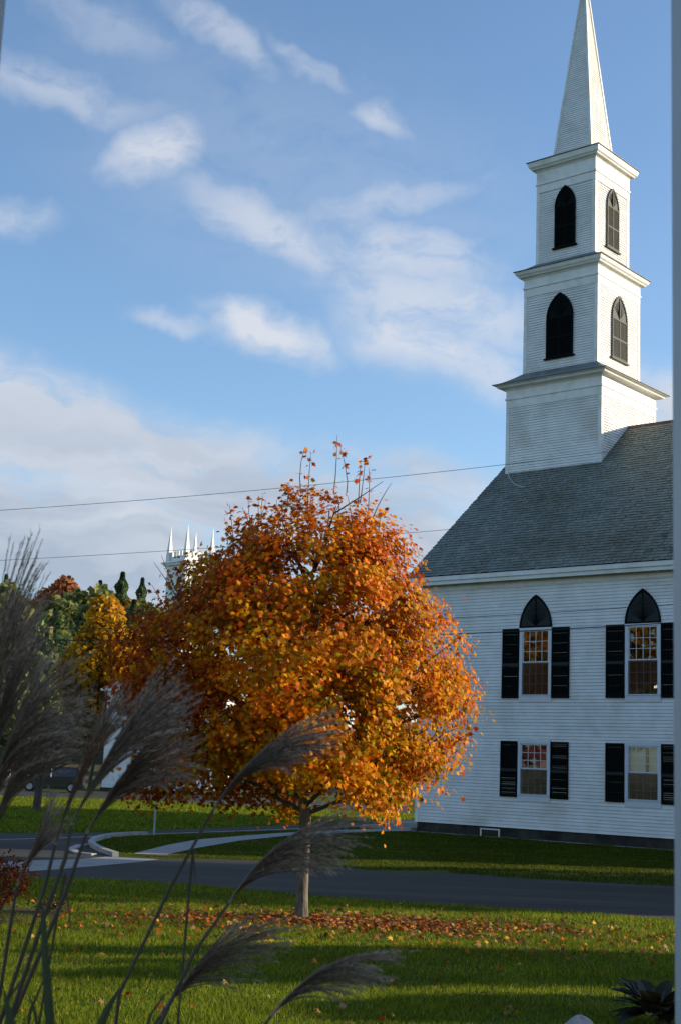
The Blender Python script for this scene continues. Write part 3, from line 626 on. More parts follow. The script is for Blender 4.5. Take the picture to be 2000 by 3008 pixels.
# ---- fallen leaves (stuff)
n = 3600; t_ = rng.uniform(0, 2*PI, n); r = np.abs(rng.normal(size=n))**1.2*1.3+.1; x = tb[0]+r*np.cos(t_)*1.7+.9; y = tb[1]+r*np.sin(t_)*.62-.35
n2 = 420; x = np.concatenate([x, tb[0]+.9+rng.normal(size=n2)*4.2]); y = np.concatenate([y, 20.9+rng.normal(size=n2)*.85-.04*x[-n2:]])
n3 = 110; x = np.concatenate([x, rng.uniform(-5, 6, n3)]); y = np.concatenate([y, rng.uniform(13.5, 19, n3)])
pos = np.stack([x, y, rng.uniform(.03, .075, len(x))], 1); nr = np.tile(np.array([0, -.1, 1.0]), (len(x), 1))
lit = fast('fallen_leaves', leaves(pos, rng.uniform(.055, .11, len(x)), MAPLE*np.array([1, 1, 3.2]), nr, .75), 16, pick([(.40, .08, .01), (.46, .16, .015), (.36, .21, .08), (.60, .34, .02), (.20, .10, .03), (.28, .14, .05)], [.35, .3, .3, .08, .3, .3], len(x)), M_litter)
lit['kind'] = 'stuff'; tag(lit, 'fallen orange and brown maple leaves scattered on the lawn', 'leaves')

# ---- lawn blades (stuff)
def blades(name, n, y0, y1, hgt, wid, dens_pow=1.6, mask=None, tone=1.0):
    u_ = rng.uniform(0, 1, n); y = y0+(y1-y0)*u_**dens_pow; x = rng.uniform(-1, 1, n)*(y*.262+.8)
    if mask is not None: k = mask(x, y); x, y = x[k], y[k]
    n = len(x); h = hgt*rng.uniform(.45, 1.3, n)*(.85+.35*np.sin(x*2.3+np.cos(y*3.1))*np.sin(y*1.7+x*.8)); a = rng.uniform(0, PI, n); dx = np.cos(a)*wid*(.6+y/25); dy = np.sin(a)*wid*(.6+y/25); ln = rng.normal(size=(n, 2))*.4
    V = np.zeros((n, 3, 3)); V[:, 0] = np.stack([x-dx, y-dy, np.zeros(n)], 1); V[:, 1] = np.stack([x+dx, y+dy, np.zeros(n)], 1); V[:, 2] = np.stack([x+ln[:, 0]*h, y+ln[:, 1]*h, h], 1)
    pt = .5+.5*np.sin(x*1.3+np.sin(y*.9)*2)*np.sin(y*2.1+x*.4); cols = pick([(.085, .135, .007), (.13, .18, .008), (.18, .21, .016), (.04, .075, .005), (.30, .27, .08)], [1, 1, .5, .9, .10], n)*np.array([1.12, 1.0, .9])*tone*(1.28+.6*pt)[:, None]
    o = fast(name, V.reshape(-1, 3), 3, cols, M_blade); o['kind'] = 'stuff'; return tag(o, 'mown green grass of the front lawn', 'grass')
ne = np.array([gz(*q)[:2] for q in nearE]); ne = ne[np.argsort(ne[:, 0])]
blades('lawn_grass', 330000, 11.0, 29.5, .062, .0035, 1.25, lambda x, y: y < np.interp(x, ne[:, 0], ne[:, 1])-.05-.12*np.abs(np.sin(x*9)))
fe = np.array([gz(*q)[:2] for q in farE if q[0] > 400]); fe = fe[np.argsort(fe[:, 0])]
g2 = blades('verge_grass', 150000, 29, 58, .07, .006, 1.1, lambda x, y: (y > np.interp(x, fe[:, 0], fe[:, 1])+.1*np.abs(np.sin(x*5))) & (x > 3.0) & (((x-O[0])*W3[0]+(y-O[1])*W3[1]) < -.7), tone=.37)  # low tone puts the depth of the shade into the blade colour
def farmask(x, y):
    yy = 2260; n_ = len(x); D = np.stack([x, y, np.full(n_, -CAM_H)], 1); z = D@Fv; px = 1000+F_PX*(D@Rv)/z; py = 1504-F_PX*(D@Uv)/z
    lo = np.interp(px, [0, 312, 700, 1210], [2447, 2445, 2429, 2407]); hi = np.interp(px, [0, 300, 600, 800, 1200], [2340, 2349, 2361, 2372, 2392])
    return (py < lo) & (py > hi)
def vergemask(x, y):
    n_ = len(x); D = np.stack([x, y, np.full(n_, -CAM_H)], 1); z = D@Fv; px = 1000+F_PX*(D@Rv)/z; py = 1504-F_PX*(D@Uv)/z
    isl = (py > np.interp(px, [290, 330, 446, 700, 830, 1210], [2478, 2460, 2454, 2445, 2442, 2426])) & (py < np.interp(px, [290, 340, 700, 900, 1100], [2492, 2514, 2525, 2539, 2557])) & (px > 290)
    pt = np.interp(px, [391, 491, 580, 700, 830, 960, 1210], [2509, 2483, 2467, 2457, 2448, 2441, 2437]); pb = np.interp(px, [391, 491, 580, 700, 850, 960, 1100, 1215], [2511, 2513, 2494, 2473, 2457, 2451, 2445, 2443])
    return isl & ((px < 391) | (py < pt-.5) | (py > pb+.5)) & (((x-O[0])*W3[0]+(y-O[1])*W3[1]) < -.7)
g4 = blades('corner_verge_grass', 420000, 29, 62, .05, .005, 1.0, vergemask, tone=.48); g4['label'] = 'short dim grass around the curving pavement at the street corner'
g3 = blades('far_lawn_grass', 230000, 46, 98, .11, .007, 1.0, farmask, tone=.9); g3['label'] = 'broad green lawn beyond the side road'
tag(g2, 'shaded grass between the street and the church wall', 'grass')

# ================================================================= other trees
def blob_tree(name, loc, H, R, zb, pal_, w_, n, leaf, label, cat='tree', group=None, shape='round', trunk_r=.15, bark=None, shape_m=QUAD, mat=None, lumps=14):
    t = empty(name, loc); tag(t, label, cat, group)
    if shape == 'cone':
        z = zb+(H-zb)*rng.uniform(0, 1, n)**1.25; t_ = rng.uniform(0, 2*PI, n); tier = .72+.28*np.sin(z/H*2*PI*8); r = R*(1-(z-zb)/(H-zb))**1.0*tier*rng.uniform(.3, 1, n)**.5*(1+.15*np.sin(3*t_+z))
        P = np.stack([r*np.cos(t_), r*np.sin(t_), z-r*.18], 1)
    else:
        L_ = rng.normal(size=(lumps, 3)); L_ /= np.linalg.norm(L_, axis=1)[:, None]; L_ *= rng.uniform(.45, .8, (lumps, 1)); sz = rng.uniform(.30, .5, lumps)
        k = rng.integers(0, lumps, n); d = rng.normal(size=(n, 3)); d /= np.linalg.norm(d, axis=1)[:, None]; d *= rng.uniform(.2, 1, (n, 1))**.4
        P = L_[k]+d*sz[k][:, None]; P = P*np.array([R, R, (H-zb)/2])+np.array([0, 0, (H+zb)/2])
        P[:, 2] = np.maximum(P[:, 2], zb*.9)
    cl = pick(pal_, w_, n); patch = .75+.4*np.sin(P[:, 0]*2.1/R*3+P[:, 2]*1.3/R*3)*np.sin(P[:, 1]*3/R+2)
    nr = P-np.array([0, 0, (H+zb)/2]); nr /= np.linalg.norm(nr, axis=1)[:, None]+.01
    fast('crown', leaves(P, leaf*rng.uniform(.6, 1.3, n), shape_m, nr, 1.0), len(shape_m), cl*patch[:, None], mat or M_far, t)
    mb = MB(); top = H*.75 if shape != 'cone' else H*.97
    mb.tube([(0, 0, -.2), (0, 0, H*.05), (.02*H, 0, zb+.1), (0, 0, top)], [trunk_r*1.4, trunk_r, trunk_r*.8, trunk_r*.15], 8)
    if shape != 'cone':
        for i in range(9):
            a = i*2.4; q = zb*.8+(H-zb)*.5*i/9; mb.tube([(0, 0, q), (R*.35*math.cos(a), R*.35*math.sin(a), q+(H-zb)*.16), (R*.75*math.cos(a), R*.75*math.sin(a), q+(H-zb)*.35)], [trunk_r*.5, trunk_r*.3, trunk_r*.08], 6)
    mb.build('trunk', bark or M_darkbark, t); return t
ORG = [(.50, .22, .02), (.62, .30, .02), (.30, .20, .02), (.42, .13, .02)]
p = at(268, 2260, 118); ty = blob_tree('golden_tree', (p[0], p[1], 0), 16.4, 3.5, 3.0, [(.90, .46, .02), (.78, .36, .02), (.48, .28, .02), (.20, .22, .03)], [1, .8, .4, .2], 13000, .30, 'tall golden orange tree behind the grey building at left')
# crab apple on the far lawn
p = gz(108, 2381)
ca = blob_tree('crab_apple_tree', (p[0], p[1], 0), 4.6, 2.4, 1.9, [(.07, .075, .03), (.12, .10, .03), (.16, .09, .04), (.22, .12, .04)], [1, .8, .4, .2], 3600, .12, 'small dark crab apple tree with forked trunk on the far lawn', trunk_r=.19, shape_m=OVAL)
for a, dx in ((-1, -.5), (1, .45)):
    mb = MB(); mb.tube([(0, 0, .9), (dx*.5, 0, 1.5), (dx*1.6, .1, 2.4), (dx*2.6, .1, 3.3)], [.15, .11, .07, .03], 8); mb.build('fork', M_bark, ca, smooth=True)
mb = MB(); mb.tube([(0, 0, 0), (0, 0, .04)], [.7, .6], 14); mb.build('root_mulch', M_mulch, ca)

# hill and wood beyond, left
hv = MB(); nx, ny = 40, 24
def hz(x, y): 
    t = min(1, max(0, (y-125)/160)); s = min(1, max(0, (60-x)/90)); return (2*t+15*t*t*(3-2*t))*(.35+.65*s)+1.2*math.sin(x*.06)*t-.05
for j in range(ny):
    for i in range(nx):
        xs = [-260+i*(520/(nx-1)), -260+(i+1)*(520/(nx-1))]; ys = [122+j*14, 122+(j+1)*14]
        if i < nx-1: hv.quad((xs[0], ys[0], hz(xs[0], ys[0])), (xs[1], ys[0], hz(xs[1], ys[0])), (xs[1], ys[1], hz(xs[1], ys[1])), (xs[0], ys[1], hz(xs[0], ys[1])))
o = hv.build('hill', M_hill, normals=False); o['kind'] = 'structure'
KINDS = [
 ('pine_tree', 'cone', [(.09, .15, .07), (.13, .19, .08), (.06, .10, .05)], [1, .8, .6], 15, 5.6, 'dark green conifer on the wooded hill'),
 ('red_tree', 'round', [(.46, .15, .07), (.50, .22, .09), (.34, .14, .08)], [1, .8, .5], 13, 4.4, 'red-orange leafed tree on the wooded hill'),
 ('green_tree', 'round', [(.17, .22, .08), (.24, .26, .08), (.34, .28, .08)], [1, 1, .4], 13, 4.2, 'yellow-green leafed tree on the wooded hill'),
 ('bare_tree', 'round', [(.26, .20, .16), (.33, .24, .17), (.2, .15, .12)], [1, 1, 1], 14, 4.2, 'grey-brown nearly bare tree on the wooded hill'),
 ('orange_tree', 'round', [(.42, .20, .03), (.50, .26, .03), (.25, .17, .04)], [1, 1, .5], 12, 4.3, 'orange leafed tree on the wooded hill')]
protos = {}
def hill_tree(k, x, y, s, label=None, z=None):
    nm, shp, pl, wt, H, R, lb = KINDS[k]; zz = hz(x, y) if z is None else z
    grp = {0: 'conifers on the wooded hill', 1: 'red trees on the wooded hill', 2: 'green trees on the wooded hill', 3: 'bare trees on the wooded hill', 4: 'orange trees on the wooded hill'}[k]
    if k not in protos: protos[k] = t = blob_tree(nm, (x, y, zz), H, R, 1.5, [tuple(1.35*c_ for c_ in q_) for q_ in pl], wt, (9000 if k == 0 else 5600) if k != 3 else 3000, (.34 if k == 0 else .5) if k != 3 else .28, lb, group=grp, shape=shp, trunk_r=.22, shape_m=OVAL if k == 3 else QUAD)
    else: t = copy_tree(protos[k]); t.location = (x, y, zz)
    t.rotation_euler = (0, 0, random.uniform(0, 6)); t.scale = (s*random.uniform(.85, 1.1),)*2+(s,)
    if label:
        t['label'] = label
        if 'group' in t: del t['group']
    else: t['label'] = lb; t['group'] = grp
    return t
def hill_px(k, px, ytop, Y, label=None):
    P = at(px, ytop, Y); z0 = hz(P[0], Y); H = KINDS[k][4]; s = (P[2]-z0)/H; return hill_tree(k, P[0], Y, max(.3, s), label)
hill_px(0, 362, 1683, 236, 'tall dark pine topping the wooded hill beside the white tower')
hill_px(1, 185, 1703, 236, 'large red-orange maple at the top of the wooded hill')
hill_px(3, 240, 1706, 248, 'grey bare tree between the red maple and the green conifers on the hill')
hill_px(0, 296, 1708, 232, 'green conifer left of the tallest pine on the hill')
hill_px(0, 420, 1700, 228, 'conifer just left of the white castellated tower')
hill_px(4, 105, 1698, 228, 'orange-brown tree behind the reed plumes at the left of the hill')
for (k, px, yt, Y) in ((3, 330, 1702, 226), (4, 395, 1715, 222), (3, 268, 1712, 224), (2, 345, 1722, 220), (1, 215, 1712, 230), (4, 150, 1722, 222), (2, 255, 1726, 216), (3, 425, 1712, 222), (2, 150, 1745, 205), (2, 215, 1800, 190), (4, 330, 1725, 215), (3, 355, 1740, 205), (3, 390, 1745, 212), (0, 395, 1765, 190), (2, 300, 1760, 200), (0, 165, 1790, 180), (2, 60, 1715, 215), (0, 20, 1690, 220), (1, -40, 1700, 230), (2, 100, 1830, 170), (0, 140, 1860, 160), (3, 410, 1790, 180), (2, 450, 1760, 200), (4, 480, 1750, 225), (2, 400, 1850, 160), (2, 60, 1900, 150), (0, -60, 1750, 190), (2, 10, 1820, 160)): hill_px(k, px, yt, Y)
for i in range(46):   # more of the same wood to the right, glimpsed through the maple and beside the church, and to the left
    Y = random.uniform(170, 260); x = random.uniform(-5, 95) if i % 4 else random.uniform(-120, -60); hill_tree(random.choice([0, 1, 2, 2, 3, 4]), x, Y, random.uniform(.7, 1.05))
for i in range(16):
    Y = random.uniform(136, 155); x = random.uniform(-16, 22); hill_tree(random.choice([2, 3, 4, 2]), x, Y, random.uniform(.45, .65))

# golden trees off to the left of the street, mirrored in the church windows; unseen evergreens and hedge added at the right to shade lawn and plumes
for i, (x, y, H, R) in enumerate(((-25.5, 29, 14, 5), (-23, 33, 15, 5), (-30, 26, 16, 6), (-35, 37, 17, 6), (-28, 43, 15, 5.5))):
    blob_tree('street_tree', (x, y, 0), H, R, 2, [(.62, .26, .02), (.62, .36, .03), (.45, .15, .02), (.16, .2, .03)], [1, 1, .5, .4], 5000, .36, ['rounded golden street tree on the left, in front of the others', 'golden street tree nearest the left end of the street', 'golden street tree closest to the porch on the left', 'tallest golden street tree, furthest left', 'golden street tree behind the utility pole on the left'][i])
EV = [(.025, .05, .015), (.04, .07, .02)]
def shade_shrub(x, y, H, R, label): return blob_tree('evergreen_shrub', (x, y, 0), H, R, .1, EV, [1, 1], 2600, .26, label, cat='shrub', shape='round', trunk_r=.1, lumps=18)
yw = [(13.2, 21.0, 4.9, 1.0), (13.6, 19.4, 4.7, 1.2), (11.5, 16.6, 3.3, 1.1), (11.0, 14.3, 3.6, 1.1)]  # unseen shrubs, added to cast the dark bands on the lawn
for i, q in enumerate(yw): shade_shrub(*q, ['evergreen shrub at the right end of the lawn nearest the street', 'tallest evergreen shrub at the right end of the lawn', 'low evergreen shrub nearer the porch', 'evergreen shrub nearest the tall hedge'][i])
for i, (x, y, H, R) in enumerate(((20, 31.6, 9.5, 2.6), (24, 36.5, 12, 3.4), (31, 33.5, 13, 3.6))):  # trees added out of view so that the street lies in shade
    blob_tree('roadside_tree', (x, y, 0), H, R, 1.6, [(.14, .15, .03), (.35, .22, .03), (.08, .10, .03)], [1, .6, .6], 6000, .34, ['small green and gold roadside tree right of the church lawn', 'tall roadside tree beside the long church wall', 'tallest roadside tree furthest right'][i])
for i in range(5):  # unseen row, added to keep the sun off the plumes
    blob_tree('arborvitae', (7.0+.3*(i % 2), .5+i*2.1, 0), 8.2, 1.6, .1, EV, [1, 1], 3000, .24, 'tall dark arborvitae in the row beside the porch', cat='conifer', group='arborvitae row beside the porch', trunk_r=.12, lumps=18)

# ================================================================= far white tower with pinnacles
def Tpx(x, y, D=165): return at(x, y, D)
b0 = Tpx(545, 1900); D2 = 165
ft = empty('castellated_church', (b0[0], b0[1], 0), rad(-50)); tag(ft, 'distant white church tower with battlements and four pinnacles behind the maple', 'church')
s_ = D2/4100.
zt = lambda y: CAM_H+(2240-y)*s_
hw = 1.95
mb = MB(); mb.box((-hw, -hw, 0), (hw, hw, zt(1668))); mb.build('tower', M_trim, ft)
mb = MB(); mb.box((-hw-.35, -hw-.35, zt(1668)), (hw+.35, hw+.35, zt(1662))); mb.box((-hw-.55, -hw-.55, zt(1662)), (hw+.55, hw+.55, zt(1657))); mb.build('cornice', M_trim, ft)
mb = MB(); hb = hw-.15; mb.box((-hb, -hb, zt(1657)), (hb, hb, zt(1640)))
for k in range(5):
    q = -hb+.45+k*(2*hb-.9)/4
    for a in (-1, 1):
        xa, xb = sorted((a*hb, a*(hb-.12)))
        mb.box((q-.17, xa, zt(1640)), (q+.17, xb, zt(1626))); mb.box((xa, q-.17, zt(1640)), (xb, q+.17, zt(1626)))
mb.build('battlement', M_trim, ft)
for a in (-1, 1):
    for b in (-1, 1):
        mb = MB(); cx, cy = a*hb, b*hb; r0 = .30; za, zb_ = zt(1640), zt(1547)
        mb.box((cx-r0, cy-r0, zt(1657)), (cx+r0, cy+r0, za)); base = [(cx-r0, cy-r0, za), (cx+r0, cy-r0, za), (cx+r0, cy+r0, za), (cx-r0, cy+r0, za)]
        for k in range(4): mb.quad(base[k], base[(k+1) % 4], (cx, cy, zb_))
        mb.build('pinnacle', M_trim, ft)
mb = MB(); mb.box((-6, hw, 0), (6, 22, 9)); mb.hull8([(-6.4, hw, 9), (6.4, hw, 9), (6.4, 22.4, 9), (-6.4, 22.4, 9), (-.05, hw, 13.5), (.05, hw, 13.5), (.05, 22.4, 13.5), (-.05, 22.4, 13.5)]); mb.build('nave', M_trim, ft)

# grey-roofed building at left
p = at(290, 2330, 112); q = at(520, 2330, 112); bw_ = 9.5
hb_ = empty('house', (p[0], p[1], 0), 0); tag(hb_, 'pale grey house with dark metal roof partly hidden behind reeds and maple', 'house')
sB = 112/4100.; ze = CAM_H+(2232-2028)*sB; zr_ = CAM_H+(2232-1982)*sB
mb = MB(); siding(mb, (.2, 0, 0), (1, 0, 0), (0, -1, 0), .3, ze, lambda z: (0, bw_), expo=.15, lip=.02, holes=[(2.2, 3.2, 1.2, 2.9), (5.2, 6.2, 1.2, 2.9), (2.2, 3.2, 4.6, 6.2), (5.2, 6.2, 4.6, 6.2)]); siding(mb, (.2, 7, 0), (0, -1, 0), (-1, 0, 0), .3, ze, lambda z: (0, 7), expo=.15, lip=.02)
mb.quad((.2+bw_, 0, 0), (.2+bw_, 7, 0), (.2+bw_, 7, ze), (.2+bw_, 0, ze)); mb.quad((.2, 7, 0), (.2+bw_, 7, 0), (.2+bw_, 7, ze), (.2, 7, ze)); mb.build('wall', M_paint, hb_, normals=False)
mb = MB(); mb.hull8([(-.3, -.4, ze), (bw_+.6, -.4, ze), (bw_+.6, 7.4, ze), (-.3, 7.4, ze), (1.4, 3.4, zr_+.1), (bw_-1.2, 3.4, zr_+.1), (bw_-1.2, 3.6, zr_+.1), (1.4, 3.6, zr_+.1)]); mb.build('roof', M_tinroof, hb_)
mb = MB(); mb.box((-.32, -.43, ze-.16), (bw_+.62, -.40, ze+.03)); mb.build('fascia', M_trim, hb_)
mb = MB(); mb.box((.1, -.1, -.2), (bw_+.3, 7.1, .3)); mb.build('foundation', M_found, hb_)
M_dk = glossy('dark_glass', (.015, .018, .02))
for x in (2.2, 5.2):
    for z in (1.2, 4.6):
        mb = MB(); zt_ = z+(1.7 if z < 2 else 1.6)
        mb.box((x-.08, -.04, z-.08), (x, .06, zt_+.08)).box((x+1, -.04, z-.08), (x+1.08, .06, zt_+.08)).box((x, -.04, zt_), (x+1, .06, zt_+.08)).box((x, -.05, z-.08), (x+1, .06, z)).box((x, -.02, (z+zt_)/2-.03), (x+1, .05, (z+zt_)/2+.03)); w_ = mb.build('window', M_trim, hb_)
        mb = MB(); mb.quad((x, .03, z), (x+1, .03, z), (x+1, .03, zt_), (x, .03, zt_)); mb.build('pane', M_dk, w_)

# ================================================================= cars
def car(loc, rz, paint, L=4.7, Wd=1.85, H=1.75, suv=True, label='', name='parked_car'):
    c = empty(name, loc, rz); tag(c, label, 'car'); hw = Wd/2
    if suv: side = [(-L/2, .45), (-L/2+.05, .95), (-L/2+.12, 1.05), (L/2-1.25, 1.08), (L/2-.15, .98), (L/2, .75), (L/2, .40), (L/2-.1, .28), (-L/2+.1, .28)]; roof_ = [(-L/2+.14, 1.05), (-L/2+.45, H), (L/2-2.1, H), (L/2-1.25, 1.07)]
    else: side = [(-L/2, .42), (-L/2+.06, .88), (-L/2+.9, .93), (L/2-1.2, .90), (L/2-.12, .74), (L/2, .55), (L/2, .35), (L/2-.1, .24), (-L/2+.1, .24)]; roof_ = [(-L/2+.75, .92), (-L/2+1.35, H), (L/2-2.3, H), (L/2-1.3, .90)]
    mb = MB(); mb.prism(side, -hw, hw, lambda a, b, d: (a, d, b)); mb.build('body', paint, c, bevel=.06)
    n = len(roof_); mb = MB(); i0 = 0
    top = [(a, b) for a, b in roof_]
    v = [(a, -hw+.04+(.17 if b > 1.2 else 0), b) for a, b in top]+[(a, hw-.04-(.17 if b > 1.2 else 0), b) for a, b in top]
    mb.hull8([v[0], v[3], v[7], v[4], v[1], v[2], v[6], v[5]]); cab = mb.build('cabin', M_dk, c, bevel=.04)
    mb = MB(); (x1, z1), (x2, z2) = roof_[1], roof_[2]; mb.box((x1+.02, -hw+.20, z2-.01), (x2-.02, hw-.20, z2+.04))
    for sy in (-1, 1):
        for (xa, za), (xb, zb_) in ((roof_[0], roof_[1]), (roof_[3], roof_[2]), ((0, roof_[0][1]), (0, H))):
            mb.tube([(xa, sy*(hw-.04), za), (xb, sy*(hw-.205), zb_)], .035, 6)
    mb.build('roof_panel', paint, c, bevel=.015)
    for x in (-L/2+.85, L/2-.9):
        for sy in (-1, 1):
            mb = MB(); y0 = sy*(hw-.10); r = .36 if suv else .31
            ring = [(x, y0-sy*.12, r), (x, y0+sy*.115, r)]; mb.tube(ring, r, 20); ty_ = mb.build('wheel', M_rubber, c)
            mb = MB(); mb.tube([(x, y0+sy*.10, r), (x, y0+sy*.125, r)], r*.62, 16); mb.build('rim', M_steel, ty_)
    for sy in (-1, 1):
        mb = MB(); xa = -L/2-.01; mb.box((xa, sy*(hw-.14)-.12, .78 if suv else .66), (xa+.12, sy*(hw-.14)+.12, 1.0 if suv else .84)); mb.build('tail_light', M_tail, c, bevel=.01)
        mb = MB(); xa = L/2-.12; mb.box((xa, sy*(hw-.25)-.16, .62), (xa+.13, sy*(hw-.25)+.16, .76)); mb.build('headlight', M_head, c, bevel=.01)
    mb = MB(); mb.box((-L/2-.06, -hw+.06, .34), (-L/2+.05, hw-.06, .50)); mb.box((L/2-.05, -hw+.06, .30), (L/2+.06, hw-.06, .48)); mb.build('bumper', paint, c, bevel=.02)
    return c
M_tail = glossy('red_lens', (.35, .01, .01)); M_head = glossy('clear_lens', (.6, .6, .6))
p = gz(150, 2326); car((p[0], p[1], .004), rad(186), glossy('black_car_paint', (.012, .014, .018)), label='black sport utility vehicle parked behind the crab apple tree')
p = gz(15, 2316); car((p[0], p[1]+2, .004), rad(184), glossy('silver_car_paint', (.60, .58, .56)), L=4.5, H=1.42, suv=False, label='silver sedan parked at the left edge on the far road')
p = gz(520, 2334); car((p[0], p[1]+1, .004), rad(183), glossy('white_car_paint', (.7, .72, .74)), L=4.6, H=1.45, suv=False, label='white sedan glimpsed under the maple branches on the far road')

# sign post
p = gz(453, 2453)
sp = empty('sign_post', (p[0], p[1], 0)); tag(sp, 'thin galvanised street sign post on the kerbed corner verge', 'sign post')
mb = MB(); mb.box((-.03, -.02, 0), (.03, -.012, 2.9)).box((-.03, -.012, 0), (-.022, .02, 2.9)).box((.022, -.012, 0), (.03, .02, 2.9)); mb.build('post', M_steel, sp)
mb = MB(); mb.prism([(.3*math.cos(a), 2.6+.3*math.sin(a)) for a in [rad(22.5+45*k) for k in range(8)]], .021, .025, lambda a, b, d: (a, d, b)); mb.build('sign_plate', M_steel, sp)

# ================================================================= wires and poles
def wire(pts, r, m, label, Y=36, Y2=None):
    P = [at(x, y, Y if Y2 is None else Y+(Y2-Y)*i/(len(pts)-1)) for i, (x, y) in enumerate(pts)]
    # extend to the poles with a gentle sag by quadratic interpolation
    X = np.array([q[0] for q in P]); Z = np.array([q[2] for q in P]); co = np.polyfit(X, Z, 2 if len(P) > 2 else 1)
    mb = MB(); mb.tube([(x, P[0][1], float(np.polyval(co, x))) for x in np.linspace(-17.5, 19.5, 40)], r, 5, caps=False)
    o = mb.build('overhead_wire', m); tag(o, label, 'wire'); return (float(np.polyval(co, -17.5)), float(np.polyval(co, 19.5)))
zs_ = []
zs_.append(wire([(0, 1499), (700, 1446), (1483, 1363), (1790, 1328)], .007, M_greywire, 'highest overhead wire crossing the sky in front of the steeple base'))
zs_.append(wire([(120, 1640), (430, 1622), (1310, 1556)], .006, M_greywire, 'second overhead wire passing the battlements and reaching the slate roof'))
zs_.append(wire([(140, 1846), (380, 1846), (1400, 1811), (1985, 1775)], .008, M_wire, 'thin dark wire crossing the arched window panels'))
zs_.append(wire([(120, 1880), (380, 1881), (1400, 1860), (1783, 1840), (1985, 1829)], .013, M_wire, 'thickest black cable crossing the tops of the upper shutters'))
for nm, x, i, lb in (('utility_pole', -17.5, 0, 'wooden utility pole at the left end of the wires'), ('utility_pole', 19.5, 1, 'wooden utility pole at the right end of the wires')):
    t = empty(nm, (x, 36, 0)); tag(t, lb, 'utility pole'); top = max(z[i] for z in zs_)+.6
    mb = MB(); mb.tube([(0, .12, -.3), (0, .12, top)], [.15, .10], 10); mb.build('pole', M_wood, t)
    mb = MB(); mb.box((-.06, -.06, zs_[0][i]-.2), (.06, .04, zs_[0][i]-.08)); mb.build('insulator_arm', M_wood, t)
o = wire  # thin stray service line over the golden tree
P0, P1 = at(150, 1765, 60), at(420, 1798, 60)
mb = MB(); mb.tube([P0+(P0-P1)*1.4, (P0+P1)/2-np.array([0, 0, .02]), P1+(P1-P0)*3.0], .007, 5); tag(mb.build('service_wire', M_steel), 'pale wire sloping down across the golden tree at left', 'wire')

# ================================================================= left shrub, mulch, rock, hosta
p = gz(40, 2690)
sh = empty('red_shrub', (p[0]-.25, p[1]+.1, 0)); tag(sh, 'small red-leafed shrub in a mulch bed at the left edge', 'shrub')
n = 2600; d = rng.normal(size=(n, 3)); d /= np.linalg.norm(d, axis=1)[:, None]; d *= rng.uniform(.25, 1, (n, 1))**.5; d *= (1+.25*np.sin(d[:, 0:1]*9)*np.sin(d[:, 2:3]*8)); P = d*np.array([.50, .5, .40])+np.array([0, 0, .50]); P[:, 2] = np.maximum(P[:, 2], .05)
fast('foliage', leaves(P, rng.uniform(.03, .06, n), OVAL), 6, pick([(.26, .04, .015), (.18, .03, .015), (.40, .12, .02), (.06, .05, .02)], [1, .9, .35, .7], n), M_leaf, sh)
mb = MB()
for i in range(16): a = i*2.4; mb.tube([(0, 0, 0), (.2*math.cos(a), .2*math.sin(a), .4), (.46*math.cos(a), .46*math.sin(a), .55+.25*random.random())], [.012, .008, .003], 5)
mb.build('stem', M_darkbark, sh)
mc = gz(30, 2690); mb = MB(); ring = [(mc[0]-.2+(.98+.06*math.sin(5*a))*math.cos(a), mc[1]+(1.0+.08*math.sin(4*a))*math.sin(a)) for a in np.linspace(0, 2*PI, 40)[:-1]]
mb.quad(*[(x, y, .03) for x, y in ring]); 
for i in range(39): x, y = ring[i]; x2, y2 = ring[(i+1) % 39]; mb.quad((x*1.0, y, .03), (x2, y2, .03), (x2+(x2-mc[0])*.06, y2+(y2-mc[1])*.06, -.01), (x+(x-mc[0])*.06, y+(y-mc[1])*.06, -.01))
mb.build('mulch_bed', M_mulch)['kind'] = 'structure'
# dry spent perennial beside the shrub
p = gz(150, 2690); dp = empty('dry_perennial', (p[0], p[1], 0)); tag(dp, 'small dark spent perennial at the edge of the mulch bed', 'plant')
n = 260; P = rng.normal(size=(n, 3))*np.array([.13, .1, .06])+np.array([0, 0, .15]); fast('foliage', leaves(P, .05, OVAL), 6, pick([(.05, .035, .025), (.1, .06, .03)], [1, 1], n), M_litter, dp)
def rock(px, py, Y, w_, h_, label):
    P = at(px, py, Y); mb = MB(); nu, nv = 18, 9; V = []
    for j in range(nv+1):
        for i in range(nu):
            a = 2*PI*i/nu; e = PI/2*j/nv; r = 1+.10*math.sin(3*a+2)+.07*math.sin(5*a+j)+.03*random.uniform(-1, 1); V.append((w_*r*math.cos(a)*math.cos(e), w_*.7*r*math.sin(a)*math.cos(e), h_*math.sin(e)*(1+.06*math.sin(a*2))))
    mb.v = V; mb.f = [(j*nu+i, j*nu+(i+1) % nu, (j+1)*nu+(i+1) % nu, (j+1)*nu+i) for j in range(nv) for i in range(nu)]; mb.c = [(1, 1, 1)]*len(mb.f)
    o = mb.build('rock', M_rock, smooth=True); o.location = (P[0], P[1], -.01); return tag(o, label, 'rock')
P = at(1700, 2986, 13.1); rock(1700, 2986, 13.1, .22, P[2]+.01, 'pale rounded rock at the bottom edge of the lawn near the porch post')
p = gz(1925, 3020); ho = empty('hosta_plant', (p[0], p[1], 0)); tag(ho, 'dark broad-leafed hosta at the bottom right beside the porch post', 'plant')
